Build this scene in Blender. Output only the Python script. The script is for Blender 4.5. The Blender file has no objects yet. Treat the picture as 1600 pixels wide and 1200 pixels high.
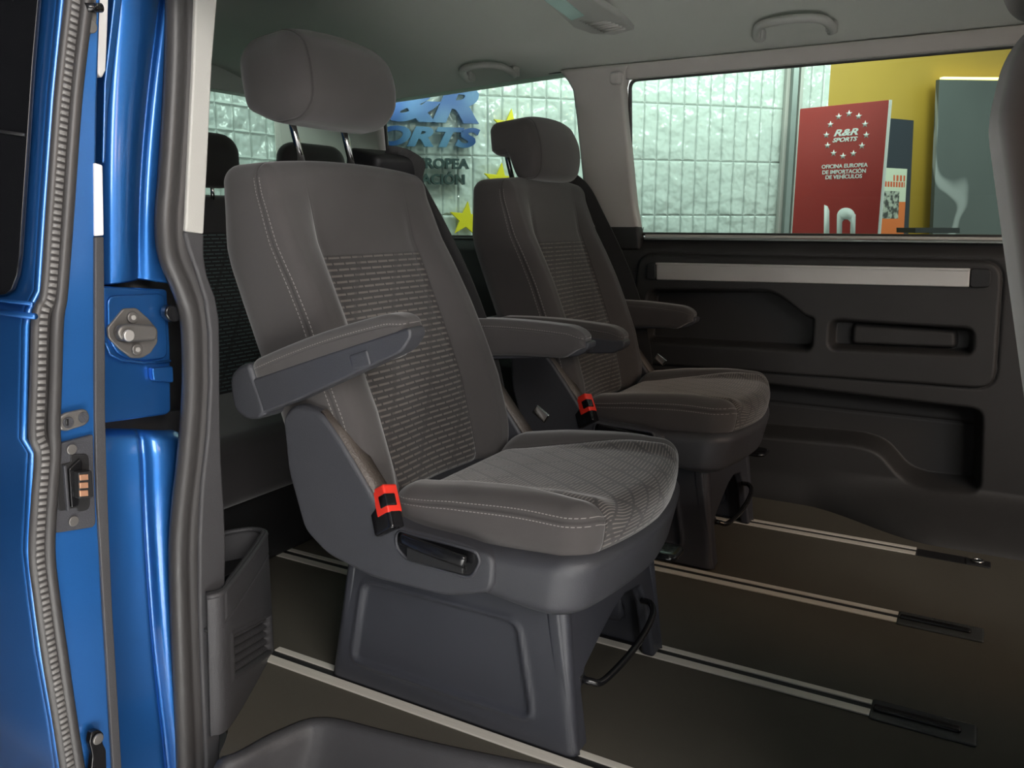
import bpy, bmesh, math, random
import numpy as np
from mathutils import Vector, Matrix
random.seed(4)
C = bpy.context.scene
COL = C.collection
# ---------------------------------------------------------------- camera
FPX, CAMH = 1290.0, 0.90
PITCH, YAW = math.atan(255 / FPX), math.radians(29.7)
cd = bpy.data.cameras.new('camera'); cam = bpy.data.objects.new('camera', cd); COL.objects.link(cam)
cd.sensor_width = 36; cd.lens = FPX / 1600 * 36; cd.clip_start = .02
cam.location = (0, 0, CAMH); cam.rotation_euler = (math.pi / 2 - PITCH, 0, YAW)
C.camera = cam
# ---------------------------------------------------------------- world and light
w = bpy.data.worlds.new('world'); C.world = w; w.use_nodes = True
wn, wl = w.node_tree.nodes, w.node_tree.links; wn.clear()
wo = wn.new('ShaderNodeOutputWorld'); bg = wn.new('ShaderNodeBackground'); tc = wn.new('ShaderNodeTexCoord')
dotn = wn.new('ShaderNodeVectorMath'); dotn.operation = 'DOT_PRODUCT'
dotn.inputs[1].default_value = Vector((.98, -.08, .05)).normalized()
ramp = wn.new('ShaderNodeValToRGB'); cr = ramp.color_ramp
cr.elements[0].position = 0.0; cr.elements[0].color = (.012, .014, .018, 1)
cr.elements[1].position = 1.0; cr.elements[1].color = (1.0, 1.0, 1.0, 1)
e = cr.elements.new(.45); e.color = (.03, .035, .042, 1)
e = cr.elements.new(.70); e.color = (.22, .23, .25, 1)
mr = wn.new('ShaderNodeMapRange'); mr.inputs[1].default_value = -1; mr.inputs[2].default_value = 1
wl.new(tc.outputs['Generated'], dotn.inputs[0]); wl.new(dotn.outputs['Value'], mr.inputs[0])
wl.new(mr.outputs[0], ramp.inputs[0]); wl.new(ramp.outputs[0], bg.inputs[0]); wl.new(bg.outputs[0], wo.inputs[0])
bg.inputs[1].default_value = 1.0

def area(name, loc, target, size, power, col=(1, 1, 1)):
    l = bpy.data.lights.new(name, 'AREA'); l.shape = 'RECTANGLE'; l.size, l.size_y = size; l.energy = power; l.color = col
    o = bpy.data.objects.new(name, l); COL.objects.link(o); o.location = loc
    o.rotation_euler = (Vector(target) - Vector(loc)).to_track_quat('-Z', 'Y').to_euler()
    return o
# soft key light on the open door side; the other lamps are unseen, added
area('showroom_lamp_door_side', (2.7, -1.45, 2.4), (-.6, 1.4, .3), (2.0, 1.6), 158, (1, .96, .92))
fl_ = area('added_bounce_light', (1.1, -1.3, 3.2), (1.0, -1.0, -.55), (1.8, 1.4), 600, (1, .99, .97)); fl_.data.spread = math.radians(60)  # added overhead source; its bounce off the ground brightens the headliner
area('added_tile_light', (-.9, 4.3, 2.02), (-1.7, 5.1, 1.1), (3.0, .22), 25, (.95, 1, .98))  # added out of view to light the tiles and their glaze
area('added_tail_wall_light', (-2.90, 2.3, 2.45), (-3.15, 2.3, 1.2), (1.6, .2), 14, (.95, 1, .98))  # added out of view to light the wall behind the tailgate
area('added_rear_trim_light', (-3.05, 1.85, 1.56), (-2.3, 2.6, 1.22), (.9, .08), 9, (1, 1, .96))  # added out of view to lift the dark rear corner trim
area('added_warm_light', (2.6, .8, 1.9), (-.6, 1.6, .2), (1.0, .8), 26, (1, .62, .35))  # added warm source for the orange sheen on the rails
C.view_settings.view_transform = 'Standard'; C.view_settings.look = 'None'
C.view_settings.gamma = 1; C.view_settings.use_curve_mapping = False
C.view_settings.exposure = 0.0

# ---------------------------------------------------------------- pixel (1600x1200) -> point on a real plane
_F = np.array([-math.sin(YAW) * math.cos(PITCH), math.cos(YAW) * math.cos(PITCH), -math.sin(PITCH)])
_R = np.array([math.cos(YAW), math.sin(YAW), 0]); _U = np.cross(_R, _F); _C = np.array([0, 0, CAMH])
def at(u, v, axis, val):
    d = _F + _R * (u - 800) / FPX + _U * (600 - v) / FPX
    return _C + d * ((val - _C[axis]) / d[axis])
WYAW = YAW + math.radians(16.8)
WN = np.array([-math.sin(WYAW), math.cos(WYAW), 0.])          # normal of the tiled wall
def atw(u, v, D):
    d = _F + _R * (u - 800) / FPX + _U * (600 - v) / FPX
    return _C + d * (D / (d @ WN))

# ---------------------------------------------------------------- node maths helper
class S:
    def __init__(s, nt, k): s.nt, s.k = nt, k
    def op(s, o, b=None, c=None):
        n = s.nt.nodes.new('ShaderNodeMath'); n.operation = o; s.nt.links.new(s.k, n.inputs[0])
        for i, x in ((1, b), (2, c)):
            if x is None: continue
            if isinstance(x, S): s.nt.links.new(x.k, n.inputs[i])
            else: n.inputs[i].default_value = x
        return S(s.nt, n.outputs[0])
    def __add__(s, o): return s.op('ADD', o)
    def __sub__(s, o): return s.op('SUBTRACT', o)
    def __mul__(s, o): return s.op('MULTIPLY', o)
    def __truediv__(s, o): return s.op('DIVIDE', o)
    def __lt__(s, o): return s.op('LESS_THAN', o)
    def __gt__(s, o): return s.op('GREATER_THAN', o)
    def abs(s): return s.op('ABSOLUTE')
    def frac(s): return s.op('FRACT')
    def floor(s): return s.op('FLOOR')
    def mx(s, o): return s.op('MAXIMUM', o)
    def mn(s, o): return s.op('MINIMUM', o)
    def inv(s): return s.op('MULTIPLY_ADD', -1.0, 1.0)
    def soft(s, lo, hi):
        n = s.nt.nodes.new('ShaderNodeMapRange'); n.interpolation_type = 'SMOOTHSTEP'
        n.inputs[1].default_value, n.inputs[2].default_value = lo, hi
        s.nt.links.new(s.k, n.inputs[0]); return S(s.nt, n.outputs[0])

def base_mat(name):
    m = bpy.data.materials.new(name); m.use_nodes = True
    return m, m.node_tree, m.node_tree.nodes['Principled BSDF']
def noise(nt, scale, detail=4, coord='Object', stretch=None):
    t = nt.nodes.new('ShaderNodeTexCoord'); n = nt.nodes.new('ShaderNodeTexNoise')
    n.inputs['Scale'].default_value = scale; n.inputs['Detail'].default_value = detail
    if stretch:
        mp = nt.nodes.new('ShaderNodeMapping'); mp.inputs['Scale'].default_value = stretch
        nt.links.new(t.outputs[coord], mp.inputs[0]); nt.links.new(mp.outputs[0], n.inputs['Vector'])
    else: nt.links.new(t.outputs[coord], n.inputs['Vector'])
    return S(nt, n.outputs['Fac'])
def mixc(nt, fac, a, b):
    n = nt.nodes.new('ShaderNodeMix'); n.data_type = 'RGBA'
    if isinstance(fac, S): nt.links.new(fac.k, n.inputs[0])
    else: n.inputs[0].default_value = fac
    for i, x in ((6, a), (7, b)):
        if isinstance(x, tuple): n.inputs[i].default_value = (*x, 1)
        else: nt.links.new(x, n.inputs[i])
    return n.outputs[2]
def bump(nt, bsdf, h, strength, dist):
    b = nt.nodes.new('ShaderNodeBump'); b.inputs['Strength'].default_value = strength; b.inputs['Distance'].default_value = dist
    nt.links.new(h.k, b.inputs['Height']); nt.links.new(b.outputs[0], bsdf.inputs['Normal']); return b

def plastic(name, col, rough=.5, grain=.0006, gs=900, var=.12, spec=.5, metal=0, coat=0):
    m, nt, b = base_mat(name)
    n = noise(nt, 6, 3); dark = tuple(c * (1 - var) for c in col); lite = tuple(min(1, c * (1 + var)) for c in col)
    nt.links.new(mixc(nt, n, dark, lite), b.inputs['Base Color'])
    b.inputs['Roughness'].default_value = rough; b.inputs['Metallic'].default_value = metal
    b.inputs['Specular IOR Level'].default_value = spec
    if coat: b.inputs['Coat Weight'].default_value = coat; b.inputs['Coat Roughness'].default_value = .03
    if grain: bump(nt, b, noise(nt, gs, 2), .5, grain)
    return m

def fabric(name, kind, col=(.058, .053, .052)):
    """woven seat cloth; kind picks where the ribbed panel and the stitched seams run (coordinates of the flat pattern)"""
    m, nt, b = base_mat(name)
    at_ = nt.nodes.new('ShaderNodeAttribute'); at_.attribute_name = 'rest'
    sp = nt.nodes.new('ShaderNodeSeparateXYZ'); nt.links.new(at_.outputs['Vector'], sp.inputs[0])
    x, y, z = [S(nt, sp.outputs[i]) for i in range(3)]
    a = y.abs()
    weave = noise(nt, 1400, 2); blot = noise(nt, 9, 3)
    fine = mixc(nt, weave, tuple(c * .78 for c in col), tuple(c * 1.22 for c in col))
    c0 = mixc(nt, blot * .35, fine, tuple(c * 1.3 for c in col))
    h = weave * .25
    if kind in ('back', 'cushion', 'bench'):
        if kind == 'cushion':
            px, q = y, x - z                                # runs forward and down over the front edge
            hw = x.soft(-.05, .33) * .055 + .15
            mask = (a - hw).soft(.0015, -.0015) * (z > .345)
            front = S(nt, x.k)
        elif kind == 'bench':
            px, q = y, z; mask = (z < .86)
            mask = mask * (z > .30)
        else:
            px, q = y, z
            hw = z.soft(.36, .8) * .012 + .142
            mask = (a - hw).soft(.0015, -.0015) * (z < .822)
        pitch = .0113 if kind != 'cushion' else .0076
        row = (q / pitch).floor(); fr = (q / pitch).frac()
        line = (fr - .5).abs().soft(.24, .10)
        shift = row * (pitch * (.8 if kind != 'cushion' else .75)) + px
        cell = (shift / (.034 if kind != 'cushion' else .052)).frac()
        dash = (cell - .5).abs().soft(*((.46, .41) if kind != 'cushion' else (.455, .385)))
        big = ((px * .9 - q * .55) / (.11 if kind != 'cushion' else .085)).frac()
        gap = (big - .5).abs().soft(.035, .075)
        patt = line * dash * (gap * .85 + .15 + (1 and (((px * .75 + q * .9) / .125).frac() - .5).abs().soft(.36, .44) * .45) if kind == 'cushion' else gap * .55 + .45)
        dk = tuple(k * .70 for k in col); lk_ = 2.1 if kind == 'back' else 2.6; lt = (col[0] * lk_, col[1] * lk_ * .96, col[2] * lk_ * .88)
        if kind == 'bench': lt = (.085, .12, .125)
        stripes = mixc(nt, patt, dk, lt)
        c0 = mixc(nt, mask, c0, stripes)
        h = h + patt * mask * .9
        # seams round the ribbed panel
        if kind == 'back':
            s1 = (a - hw).abs().soft(.0035, .0) * (z > .36) * z.soft(.99, .86)
            s2 = (z - .822).abs().soft(.0035, .0) * (a < .156)
            seam = s1.mx(s2)
            st1 = (x + .024).abs().soft(.0009, .0003); st2 = (x + .036).abs().soft(.0009, .0003)
            stitch = st1.mx(st2) * (a > .21) * ((z / .0075).frac() < .66) * (z < .985)
            groove = (x + .030).abs().soft(.004, 0.) * (a > .21)
        elif kind == 'cushion':
            seam = (a - hw).abs().soft(.004, .0)
            st1 = (z - .430).abs().soft(.0009, .0003); st2 = (z - .418).abs().soft(.0009, .0003)
            stitch = st1.mx(st2) * (a > .20) * ((x / .0075).frac() < .66)
            groove = (z - .424).abs().soft(.004, 0.) * (a > .2)
        else:
            seam = (z - .86).abs().soft(.004, 0.); stitch = None; groove = seam
        sg = seam.mx(groove)
        c0 = mixc(nt, sg * .45, c0, tuple(k * .35 for k in col))
        h = h - sg * 2.2
        if stitch is not None:
            c0 = mixc(nt, stitch * .6, c0, (.34, .32, .30)); h = h + stitch * .8
    elif kind == 'headrest':
        sg = (a - .128).abs().soft(.0030, 0.)
        c0 = mixc(nt, sg * .6, c0, tuple(k * .3 for k in col)); h = h - sg * 3
    elif kind == 'arm':
        st = (z - .018).abs().soft(.0009, .0003) * ((x / .006).frac() < .6)
        c0 = mixc(nt, st * .55, c0, (.3, .28, .26)); h = h - (z - .0145).abs().soft(.002, 0.) * 3
    nt.links.new(c0, b.inputs['Base Color'])
    b.inputs['Roughness'].default_value = .92; b.inputs['Specular IOR Level'].default_value = .25
    b.inputs['Sheen Weight'].default_value = .35; b.inputs['Sheen Roughness'].default_value = .45
    bump(nt, b, h, .45, .0012)
    return m

def tint_glass(name, col, refl=.08):
    m = bpy.data.materials.new(name); m.use_nodes = True; nt = m.node_tree; nt.nodes.clear()
    o = nt.nodes.new('ShaderNodeOutputMaterial'); t = nt.nodes.new('ShaderNodeBsdfTransparent'); g = nt.nodes.new('ShaderNodeBsdfGlossy')
    f = nt.nodes.new('ShaderNodeFresnel'); f.inputs[0].default_value = 1.45; mx = nt.nodes.new('ShaderNodeMixShader')
    t.inputs[0].default_value = (*col, 1); g.inputs['Roughness'].default_value = .02
    ge = nt.nodes.new('ShaderNodeNewGeometry'); fr_ = S(nt, f.outputs[0]) * S(nt, ge.outputs['Backfacing']).inv()
    nt.links.new(fr_.k, mx.inputs[0]); nt.links.new(t.outputs[0], mx.inputs[1]); nt.links.new(g.outputs[0], mx.inputs[2])
    nt.links.new(mx.outputs[0], o.inputs[0]); return m

def paint(name, col):
    m, nt, b = base_mat(name)
    fl = noise(nt, 2500, 1)
    nt.links.new(mixc(nt, fl, tuple(c * .8 for c in col), tuple(c * 1.25 for c in col)), b.inputs['Base Color'])
    b.inputs['Metallic'].default_value = .88; b.inputs['Roughness'].default_value = .46
    b.inputs['Coat Weight'].default_value = 1; b.inputs['Coat Roughness'].default_value = .12
    return m

def floor_mat():
    m, nt, b = base_mat('floor_carpet')
    n = noise(nt, 3, 5); n2 = noise(nt, 600, 2); n3 = noise(nt, 18, 4, stretch=(.4, 1, 1))
    c = mixc(nt, n, (.052, .047, .038), (.088, .081, .066))
    c = mixc(nt, n2 * .5, c, (.095, .085, .065)); c = mixc(nt, n3.soft(.62, .8) * .25, c, (.06, .055, .045))
    nt.links.new(c, b.inputs['Base Color']); b.inputs['Roughness'].default_value = .72; b.inputs['Specular IOR Level'].default_value = .3
    bump(nt, b, n2, .5, .0012); return m

def headliner_mat():
    m, nt, b = base_mat('headliner_cloth')
    n = noise(nt, 1200, 2); n2 = noise(nt, 2, 3)
    c = mixc(nt, n, (.52, .54, .50), (.64, .66, .61)); nt.links.new(c, b.inputs['Base Color'])
    b.inputs['Roughness'].default_value = .95; b.inputs['Specular IOR Level'].default_value = .1
    bump(nt, b, n, .3, .0008); return m

def tile_mat(name, tw, th, col=(.66, .72, .68)):
    """glazed wall tiles in metres on UV, wavy glaze"""
    m, nt, b = base_mat(name)
    uv = nt.nodes.new('ShaderNodeUVMap'); sp = nt.nodes.new('ShaderNodeSeparateXYZ'); nt.links.new(uv.outputs[0], sp.inputs[0])
    x, y = S(nt, sp.outputs[0]), S(nt, sp.outputs[1])
    fx = ((x / tw).frac() - .5).abs(); fy = ((y / th).frac() - .5).abs()
    g = fx.soft(.5 - .0022 / tw, .5 - .0008 / tw).mx(fy.soft(.5 - .0022 / th, .5 - .0008 / th))
    edge = fx.soft(.5 - .012 / tw, .5).mx(fy.soft(.5 - .012 / th, .5))
    ix = (x / tw).floor(); iy = (y / th).floor()
    cell = ((ix * 12.9898 + iy * 78.233).op('SINE') * 43758.5).frac()
    wav = noise(nt, 11, 2); wav2 = noise(nt, 4.5, 2)
    nt.links.new(mixc(nt, g, mixc(nt, cell * .35, col, tuple(c * .86 for c in col)), tuple(c * .72 for c in col)), b.inputs['Base Color'])
    b.inputs['Roughness'].default_value = .06; b.inputs['Specular IOR Level'].default_value = .6
    bump(nt, b, wav * .55 + wav2 * .6 + (cell * x * 6).frac() * 0. - edge * .10 - g * .08, 1.0, .05)
    return m

def marble_mat():
    m, nt, b = base_mat('dark_marble')
    n = noise(nt, 2.2, 6); wv = nt.nodes.new('ShaderNodeTexWave'); wv.inputs['Scale'].default_value = .55
    wv.inputs['Distortion'].default_value = 9; wv.inputs['Detail'].default_value = 3; wv.inputs['Detail Scale'].default_value = 1.2
    t = nt.nodes.new('ShaderNodeTexCoord'); nt.links.new(t.outputs['Object'], wv.inputs[0])
    v = S(nt, wv.outputs['Fac']).soft(.985, 1.0)
    c = mixc(nt, n, (.065, .075, .073), (.105, .12, .115)); c = mixc(nt, v * .6, c, (.5, .52, .52)); nt.links.new(c, b.inputs['Base Color'])
    b.inputs['Roughness'].default_value = .25; return m

def letter_blue():
    m, nt, b = base_mat('blue_letter_metal')
    t = nt.nodes.new('ShaderNodeTexCoord'); n = noise(nt, 2.2, 2)
    nt.links.new(mixc(nt, n.soft(.4, .65), (.03, .09, .28), (.16, .34, .55)), b.inputs['Base Color'])
    b.inputs['Metallic'].default_value = .5; b.inputs['Roughness'].default_value = .2; return m

def poster_mat():
    m, nt, b = base_mat('poster_print')
    uv = nt.nodes.new('ShaderNodeUVMap'); sp = nt.nodes.new('ShaderNodeSeparateXYZ'); nt.links.new(uv.outputs[0], sp.inputs[0])
    x, y = S(nt, sp.outputs[0]), S(nt, sp.outputs[1])
    n = noise(nt, 28, 4)
    base = (.62, .66, .52)
    org = ((y < .24)).mx((x > .72) * (y < .50))
    c = mixc(nt, org, base, (.75, .17, .03))
    pic = (x < .72) * (y > .24) * (y < .66)
    c = mixc(nt, pic, c, mixc(nt, n.soft(.42, .58), (.05, .05, .045), (.45, .47, .4)))
    t1 = (y > .72) * (y < .80) * ((x * 9).frac() < .7) * (x > .05) * (x < .93)
    t2 = (y > .81) * (y < .90) * ((x * 7).frac() < .6) * (x > .45) * (x < .93)
    c = mixc(nt, t1.mx(t2), c, (.62, .10, .03))
    nt.links.new(c, b.inputs['Base Color']); b.inputs['Roughness'].default_value = .5; return m

M = dict(
    back=fabric('seat_cloth_backrest', 'back'), cush=fabric('seat_cloth_cushion', 'cushion'), head=fabric('seat_cloth_headrest', 'headrest'),
    arm=fabric('armrest_cloth', 'arm'), cloth=fabric('plain_seat_cloth', 'plain'), bench=fabric('bench_cloth', 'bench', (.036, .034, .036)),
    benchplain=fabric('bench_plain_cloth', 'plain', (.036, .033, .034)),
    frontcloth=fabric('front_seat_cloth', 'plain', (.044, .029, .023)),
    seatpl=plastic('seat_plastic', (.046, .047, .054), .48, .0010, 700),
    ped=plastic('pedestal_plastic', (.038, .040, .049), .42, .0004, 900),
    trimpl=plastic('dark_trim_plastic', (.048, .047, .050), .55, .0008, 800),
    doorcard=plastic('side_panel_plastic', (.022, .0215, .0215), .6, .0008, 700),
    blackgl=plastic('gloss_black_plastic', (.008, .008, .009), .18, 0),
    black=plastic('black_plastic', (.012, .012, .013), .5, .0003, 500),
    rubber=plastic('seal_rubber', (.040, .038, .038), .42, .0002, 300, .2),
    rubbergrey=plastic('ribbed_seal_rubber', (.16, .155, .15), .5, .0006, 200, .25),
    chrome=plastic('chrome', (.75, .75, .74), .12, 0, metal=1),
    steel=plastic('dark_steel', (.23, .22, .21), .42, .0003, 300, metal=.7),
    alu=plastic('brushed_aluminium', (.66, .64, .61), .38, .0002, 300, .06, metal=.55),
    red=plastic('red_button', (.75, .035, .02), .35, 0), web=plastic('belt_webbing', (.020, .019, .019), .75, .0008, 1500),
    lightpl=plastic('light_grey_plastic', (.47, .46, .43), .6, .0006, 600, .05),
    pale=plastic('pale_headliner_trim', (.50, .475, .45), .65, .0006, 600, .06),
    white=plastic('white_plastic', (.85, .84, .82), .4, 0), handle=plastic('grab_handle_plastic', (.42, .425, .40), .45, .0003, 600, .05),
    blue=paint('metallic_blue_paint', (.026, .155, .48)), blueedge=paint('metallic_blue_edge', (.026, .155, .48)),
    vinyl=floor_mat(), liner=headliner_mat(), tile=tile_mat('tall_glazed_tiles', .0835, .31), tile2=tile_mat('square_glazed_tiles', .10, .12),
    glass=tint_glass('green_tinted_glass', (.82, .935, .88)), darkglass=tint_glass('dark_privacy_glass', (.10, .14, .14)),
    yellow=plastic('yellow_wall_paint', (.46, .29, .035), .55, .0003, 50, .05), sun=plastic('yellow_star_paint', (.85, .72, .02), .4, 0),
    redban=plastic('red_banner_print', (.42, .035, .03), .35, 0, var=.04), whiteink=plastic('white_lettering', (.9, .9, .88), .5, 0, var=.02),
    darkletter=plastic('charcoal_lettering', (.035, .06, .06), .3, 0), navy=plastic('navy_panel', (.012, .018, .03), .4, 0),
    marble=marble_mat(), letter=letter_blue(), poster=poster_mat(), railalu=plastic('rail_aluminium', (.80, .76, .67), .42, .0002, 300, .05, metal=.3),
    capgl=plastic('smoked_gloss_cap', (.05, .055, .055), .22, .0008, 60), copper=plastic('copper_contact', (.75, .40, .25), .3, 0, metal=.6),
    concrete=plastic('showroom_floor', (.36, .36, .35), .6, .0005, 40, .1), grain=plastic('grained_recliner_top', (.085, .07, .06), .42, .003, 260),
    teal=plastic('lens_teal_reflection', (.45, .64, .60), .15, 0), galv=plastic('grey_metal_post', (.28, .31, .30), .4, 0, metal=.4),  # teal of a reflection is put into the lens colour
)
mL = bpy.data.materials.new('led_strip'); mL.use_nodes = True
pb = mL.node_tree.nodes['Principled BSDF']; pb.inputs['Emission Color'].default_value = (1, .74, .22, 1); pb.inputs['Emission Strength'].default_value = 3.5; M['led'] = mL

# ---------------------------------------------------------------- object helpers
def link(name, me, mat, parent=None, smooth=True, bevel=0, seg=3):
    if isinstance(mat, list):
        for x in mat: me.materials.append(x)
    elif mat: me.materials.append(mat)
    if smooth: me.polygons.foreach_set('use_smooth', [True] * len(me.polygons))
    o = bpy.data.objects.new(name, me); COL.objects.link(o)
    if parent: o.parent = parent
    if bevel:
        b = o.modifiers.new('bevel', 'BEVEL'); b.width = bevel; b.segments = seg; b.limit_method = 'ANGLE'; b.angle_limit = math.radians(40); b.harden_normals = False
        ws = o.modifiers.new('wn', 'WEIGHTED_NORMAL'); ws.keep_sharp = False
    return o
def mesh(name, verts, faces):
    me = bpy.data.meshes.new(name); me.from_pydata([tuple(map(float, v)) for v in verts], [], faces); me.update()
    bm = bmesh.new(); bm.from_mesh(me); bmesh.ops.recalc_face_normals(bm, faces=bm.faces[:]); bm.to_mesh(me); bm.free()
    return me
def empty(name, label, cat, loc=(0, 0, 0), rz=0, group=None, kind=None):
    o = bpy.data.objects.new(name, None); COL.objects.link(o); o.location = loc; o.rotation_euler = (0, 0, rz)
    return tag(o, label, cat, group, kind)
def tag(o, label=None, cat=None, group=None, kind=None):
    if label: o['label'] = label
    if cat: o['category'] = cat
    if group: o['group'] = group
    if kind: o['kind'] = kind
    return o
def copy_tree(o, parent=None):
    c = o.copy(); COL.objects.link(c); c.parent = parent
    for ch in list(o.children): copy_tree(ch, c)
    return c

def rbox_mesh(name, lo, hi, r, n=(16, 24, 24), deform=None):
    """rounded box on an even grid; stores its undeformed coordinates as 'rest'"""
    lo, hi = np.array(lo, float), np.array(hi, float); c = (lo + hi) / 2; hs = (hi - lo) / 2
    r = np.minimum(np.array(r if hasattr(r, '__len__') else (r, r, r), float), hs * .999)
    def coords(h, rr, k):                                   # dense samples in the rounded margins
        m = max(4, k // 5)
        a = h - rr * (1 - np.sin(np.linspace(0, 1, m + 1) * math.pi / 4) / math.sin(math.pi / 4)) if rr > 1e-6 else np.array([h])
        inner = np.linspace(-(h - rr), h - rr, k + 1)
        right = a[1:] if rr > 1e-6 else np.array([])
        return np.concatenate([-right[::-1], inner, right])
    ax = [coords(hs[i], r[i], n[i]) for i in range(3)]
    idx, verts, faces = {}, [], []
    def vid(i, j, k):
        key = (i, j, k)
        if key not in idx:
            p = np.array([ax[0][i], ax[1][j], ax[2][k]])
            q = np.clip(p, -(hs - r), hs - r); d = (p - q) / r; L = np.linalg.norm(d)
            mxd = np.max(np.abs(d))
            if L > 1e-9: p = q + d / L * mxd * r
            idx[key] = len(verts); verts.append(p + c)
        return idx[key]
    N = [len(a) for a in ax]
    for j in range(N[1] - 1):
        for k in range(N[2] - 1):
            for i in (0, N[0] - 1): faces.append((vid(i, j, k), vid(i, j + 1, k), vid(i, j + 1, k + 1), vid(i, j, k + 1)))
    for i in range(N[0] - 1):
        for k in range(N[2] - 1):
            for j in (0, N[1] - 1): faces.append((vid(i, j, k), vid(i + 1, j, k), vid(i + 1, j, k + 1), vid(i, j, k + 1)))
    for i in range(N[0] - 1):
        for j in range(N[1] - 1):
            for k in (0, N[2] - 1): faces.append((vid(i, j, k), vid(i + 1, j, k), vid(i + 1, j + 1, k), vid(i, j + 1, k)))
    rest = np.array(verts)
    out = rest if deform is None else deform(rest.copy())
    me = mesh(name, out, faces)
    a = me.attributes.new('rest', 'FLOAT_VECTOR', 'POINT'); a.data.foreach_set('vector', rest.astype(np.float32).ravel())
    return me
def rbox(name, lo, hi, r, mat, parent=None, n=(8, 8, 8), deform=None): return link(name, rbox_mesh(name, lo, hi, r, n, deform), mat, parent)

def sstep(a, lo, hi):
    t = np.clip((a - lo) / (hi - lo), 0, 1); return t * t * (3 - 2 * t)
def spline(pts, n):
    pts = [np.array(p, float) for p in pts]; P = [2 * pts[0] - pts[1]] + pts + [2 * pts[-1] - pts[-2]]; out = []
    for i in range(1, len(P) - 2):
        for k in range(n):
            t = k / n; a, b, c, d = P[i - 1:i + 3]
            out.append(.5 * ((2 * b) + (-a + c) * t + (2 * a - 5 * b + 4 * c - d) * t * t + (-a + 3 * b - 3 * c + d) * t ** 3))
    out.append(pts[-1]); return out
def tube_mesh(name, path, rad, up=(0, 0, 1), seg=14, rad2=None, power=1.0, caps=True, sec=None):
    """sweep an ellipse (or the section sec) along a path"""
    path = [Vector(p) for p in path]; verts, faces = [], []; up = Vector(up)
    nsec = len(sec) if sec else seg
    for i, p in enumerate(path):
        t = (path[min(i + 1, len(path) - 1)] - path[max(i - 1, 0)]).normalized()
        s = t.cross(up).normalized(); q = s.cross(t).normalized()
        r1 = rad(i / (len(path) - 1)) if callable(rad) else rad
        r2 = (rad2(i / (len(path) - 1)) if callable(rad2) else rad2) if rad2 else r1
        for k in range(nsec):
            if sec: a, b = sec[k]
            else:
                an = 2 * math.pi * k / seg; ca, sa = math.cos(an), math.sin(an)
                a = math.copysign(abs(ca) ** power, ca); b = math.copysign(abs(sa) ** power, sa)
            verts.append(p + s * a * r1 + q * b * r2)
    for i in range(len(path) - 1):
        for k in range(nsec):
            a, b = i * nsec + k, i * nsec + (k + 1) % nsec; faces.append((a, b, b + nsec, a + nsec))
    if caps: faces.append(tuple(range(nsec))[::-1]); faces.append(tuple(range((len(path) - 1) * nsec, len(path) * nsec)))
    return mesh(name, verts, faces)
def tube(name, path, rad, mat, parent=None, **k): return link(name, tube_mesh(name, path, rad, **k), mat, parent)

def prism_mesh(name, pts, d):
    """extrude a planar polygon (3D points) by vector d"""
    n = len(pts); pts = [np.array(p, float) for p in pts]; d = np.array(d, float)
    return mesh(name, pts + [p + d for p in pts], [tuple(range(n)), tuple(range(n, 2 * n))] + [(i, (i + 1) % n, n + (i + 1) % n, n + i) for i in range(n)])
def prism(name, pts, d, mat, parent=None, bevel=.003, seg=3): return link(name, prism_mesh(name, pts, d), mat, parent, True, bevel, seg)
def ruled(name, A, B, mat, parent=None, back=None, bevel=0, seg=2):
    """strip between two 3D polylines with a real thickness: back = vector to the rear face"""
    n = len(A); A = [np.array(a, float) for a in A]; B = [np.array(b, float) for b in B]
    V = A + B; Fc = [(i, i + 1, n + i + 1, n + i) for i in range(n - 1)]
    if back is not None:
        d = np.array(back, float); V = V + [a + d for a in A] + [b + d for b in B]; m = 2 * n
        Fc += [(m + i, m + n + i, m + n + i + 1, m + i + 1) for i in range(n - 1)]
        Fc += [(i, m + i, m + i + 1, i + 1) for i in range(n - 1)] + [(n + i, n + i + 1, m + n + i + 1, m + n + i) for i in range(n - 1)]
        Fc += [(0, n, m + n, m), (n - 1, m + n - 1, m + 2 * n - 1, 2 * n - 1)]
    return link(name, mesh(name, V, Fc), mat, parent, True, bevel, seg)
def rrect(cx, cy, w_, h_, r, k=6):
    out = []
    for sx, sy, a0 in ((1, 1, 0), (-1, 1, 90), (-1, -1, 180), (1, -1, 270)):
        for i in range(k + 1):
            a = math.radians(a0 + 90 * i / k); out.append((cx + sx * (w_ / 2 - r) + r * math.cos(a), cy + sy * (h_ / 2 - r) + r * math.sin(a)))
    return out
def round_poly(pts, r, k=5):
    out = []; n = len(pts)
    for i in range(n):
        a, b, c = [np.array(pts[(i + j) % n], float) for j in (-1, 0, 1)]
        u, v = (a - b), (c - b); lu, lv = np.linalg.norm(u), np.linalg.norm(v); rr = min(r, lu * .45, lv * .45)
        p, q = b + u / lu * rr, b + v / lv * rr
        for j in range(k + 1):
            t = j / k; out.append((1 - t) ** 2 * p + 2 * t * (1 - t) * b + t * t * q)
    return out
def sdf_poly(px, py, poly):
    poly = np.array(poly, float); d = np.full(px.shape, 1e9); inside = np.zeros(px.shape, bool); n = len(poly)
    for i in range(n):
        a, b = poly[i], poly[(i + 1) % n]; e_ = b - a; wx, wy = px - a[0], py - a[1]
        t = np.clip((wx * e_[0] + wy * e_[1]) / (e_ @ e_), 0, 1); d = np.minimum(d, np.hypot(wx - e_[0] * t, wy - e_[1] * t))
        c = ((a[1] > py) != (b[1] > py)) & (px < (b[0] - a[0]) * (py - a[1]) / (b[1] - a[1] + 1e-12) + a[0]); inside ^= c
    return np.where(inside, -d, d)
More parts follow.
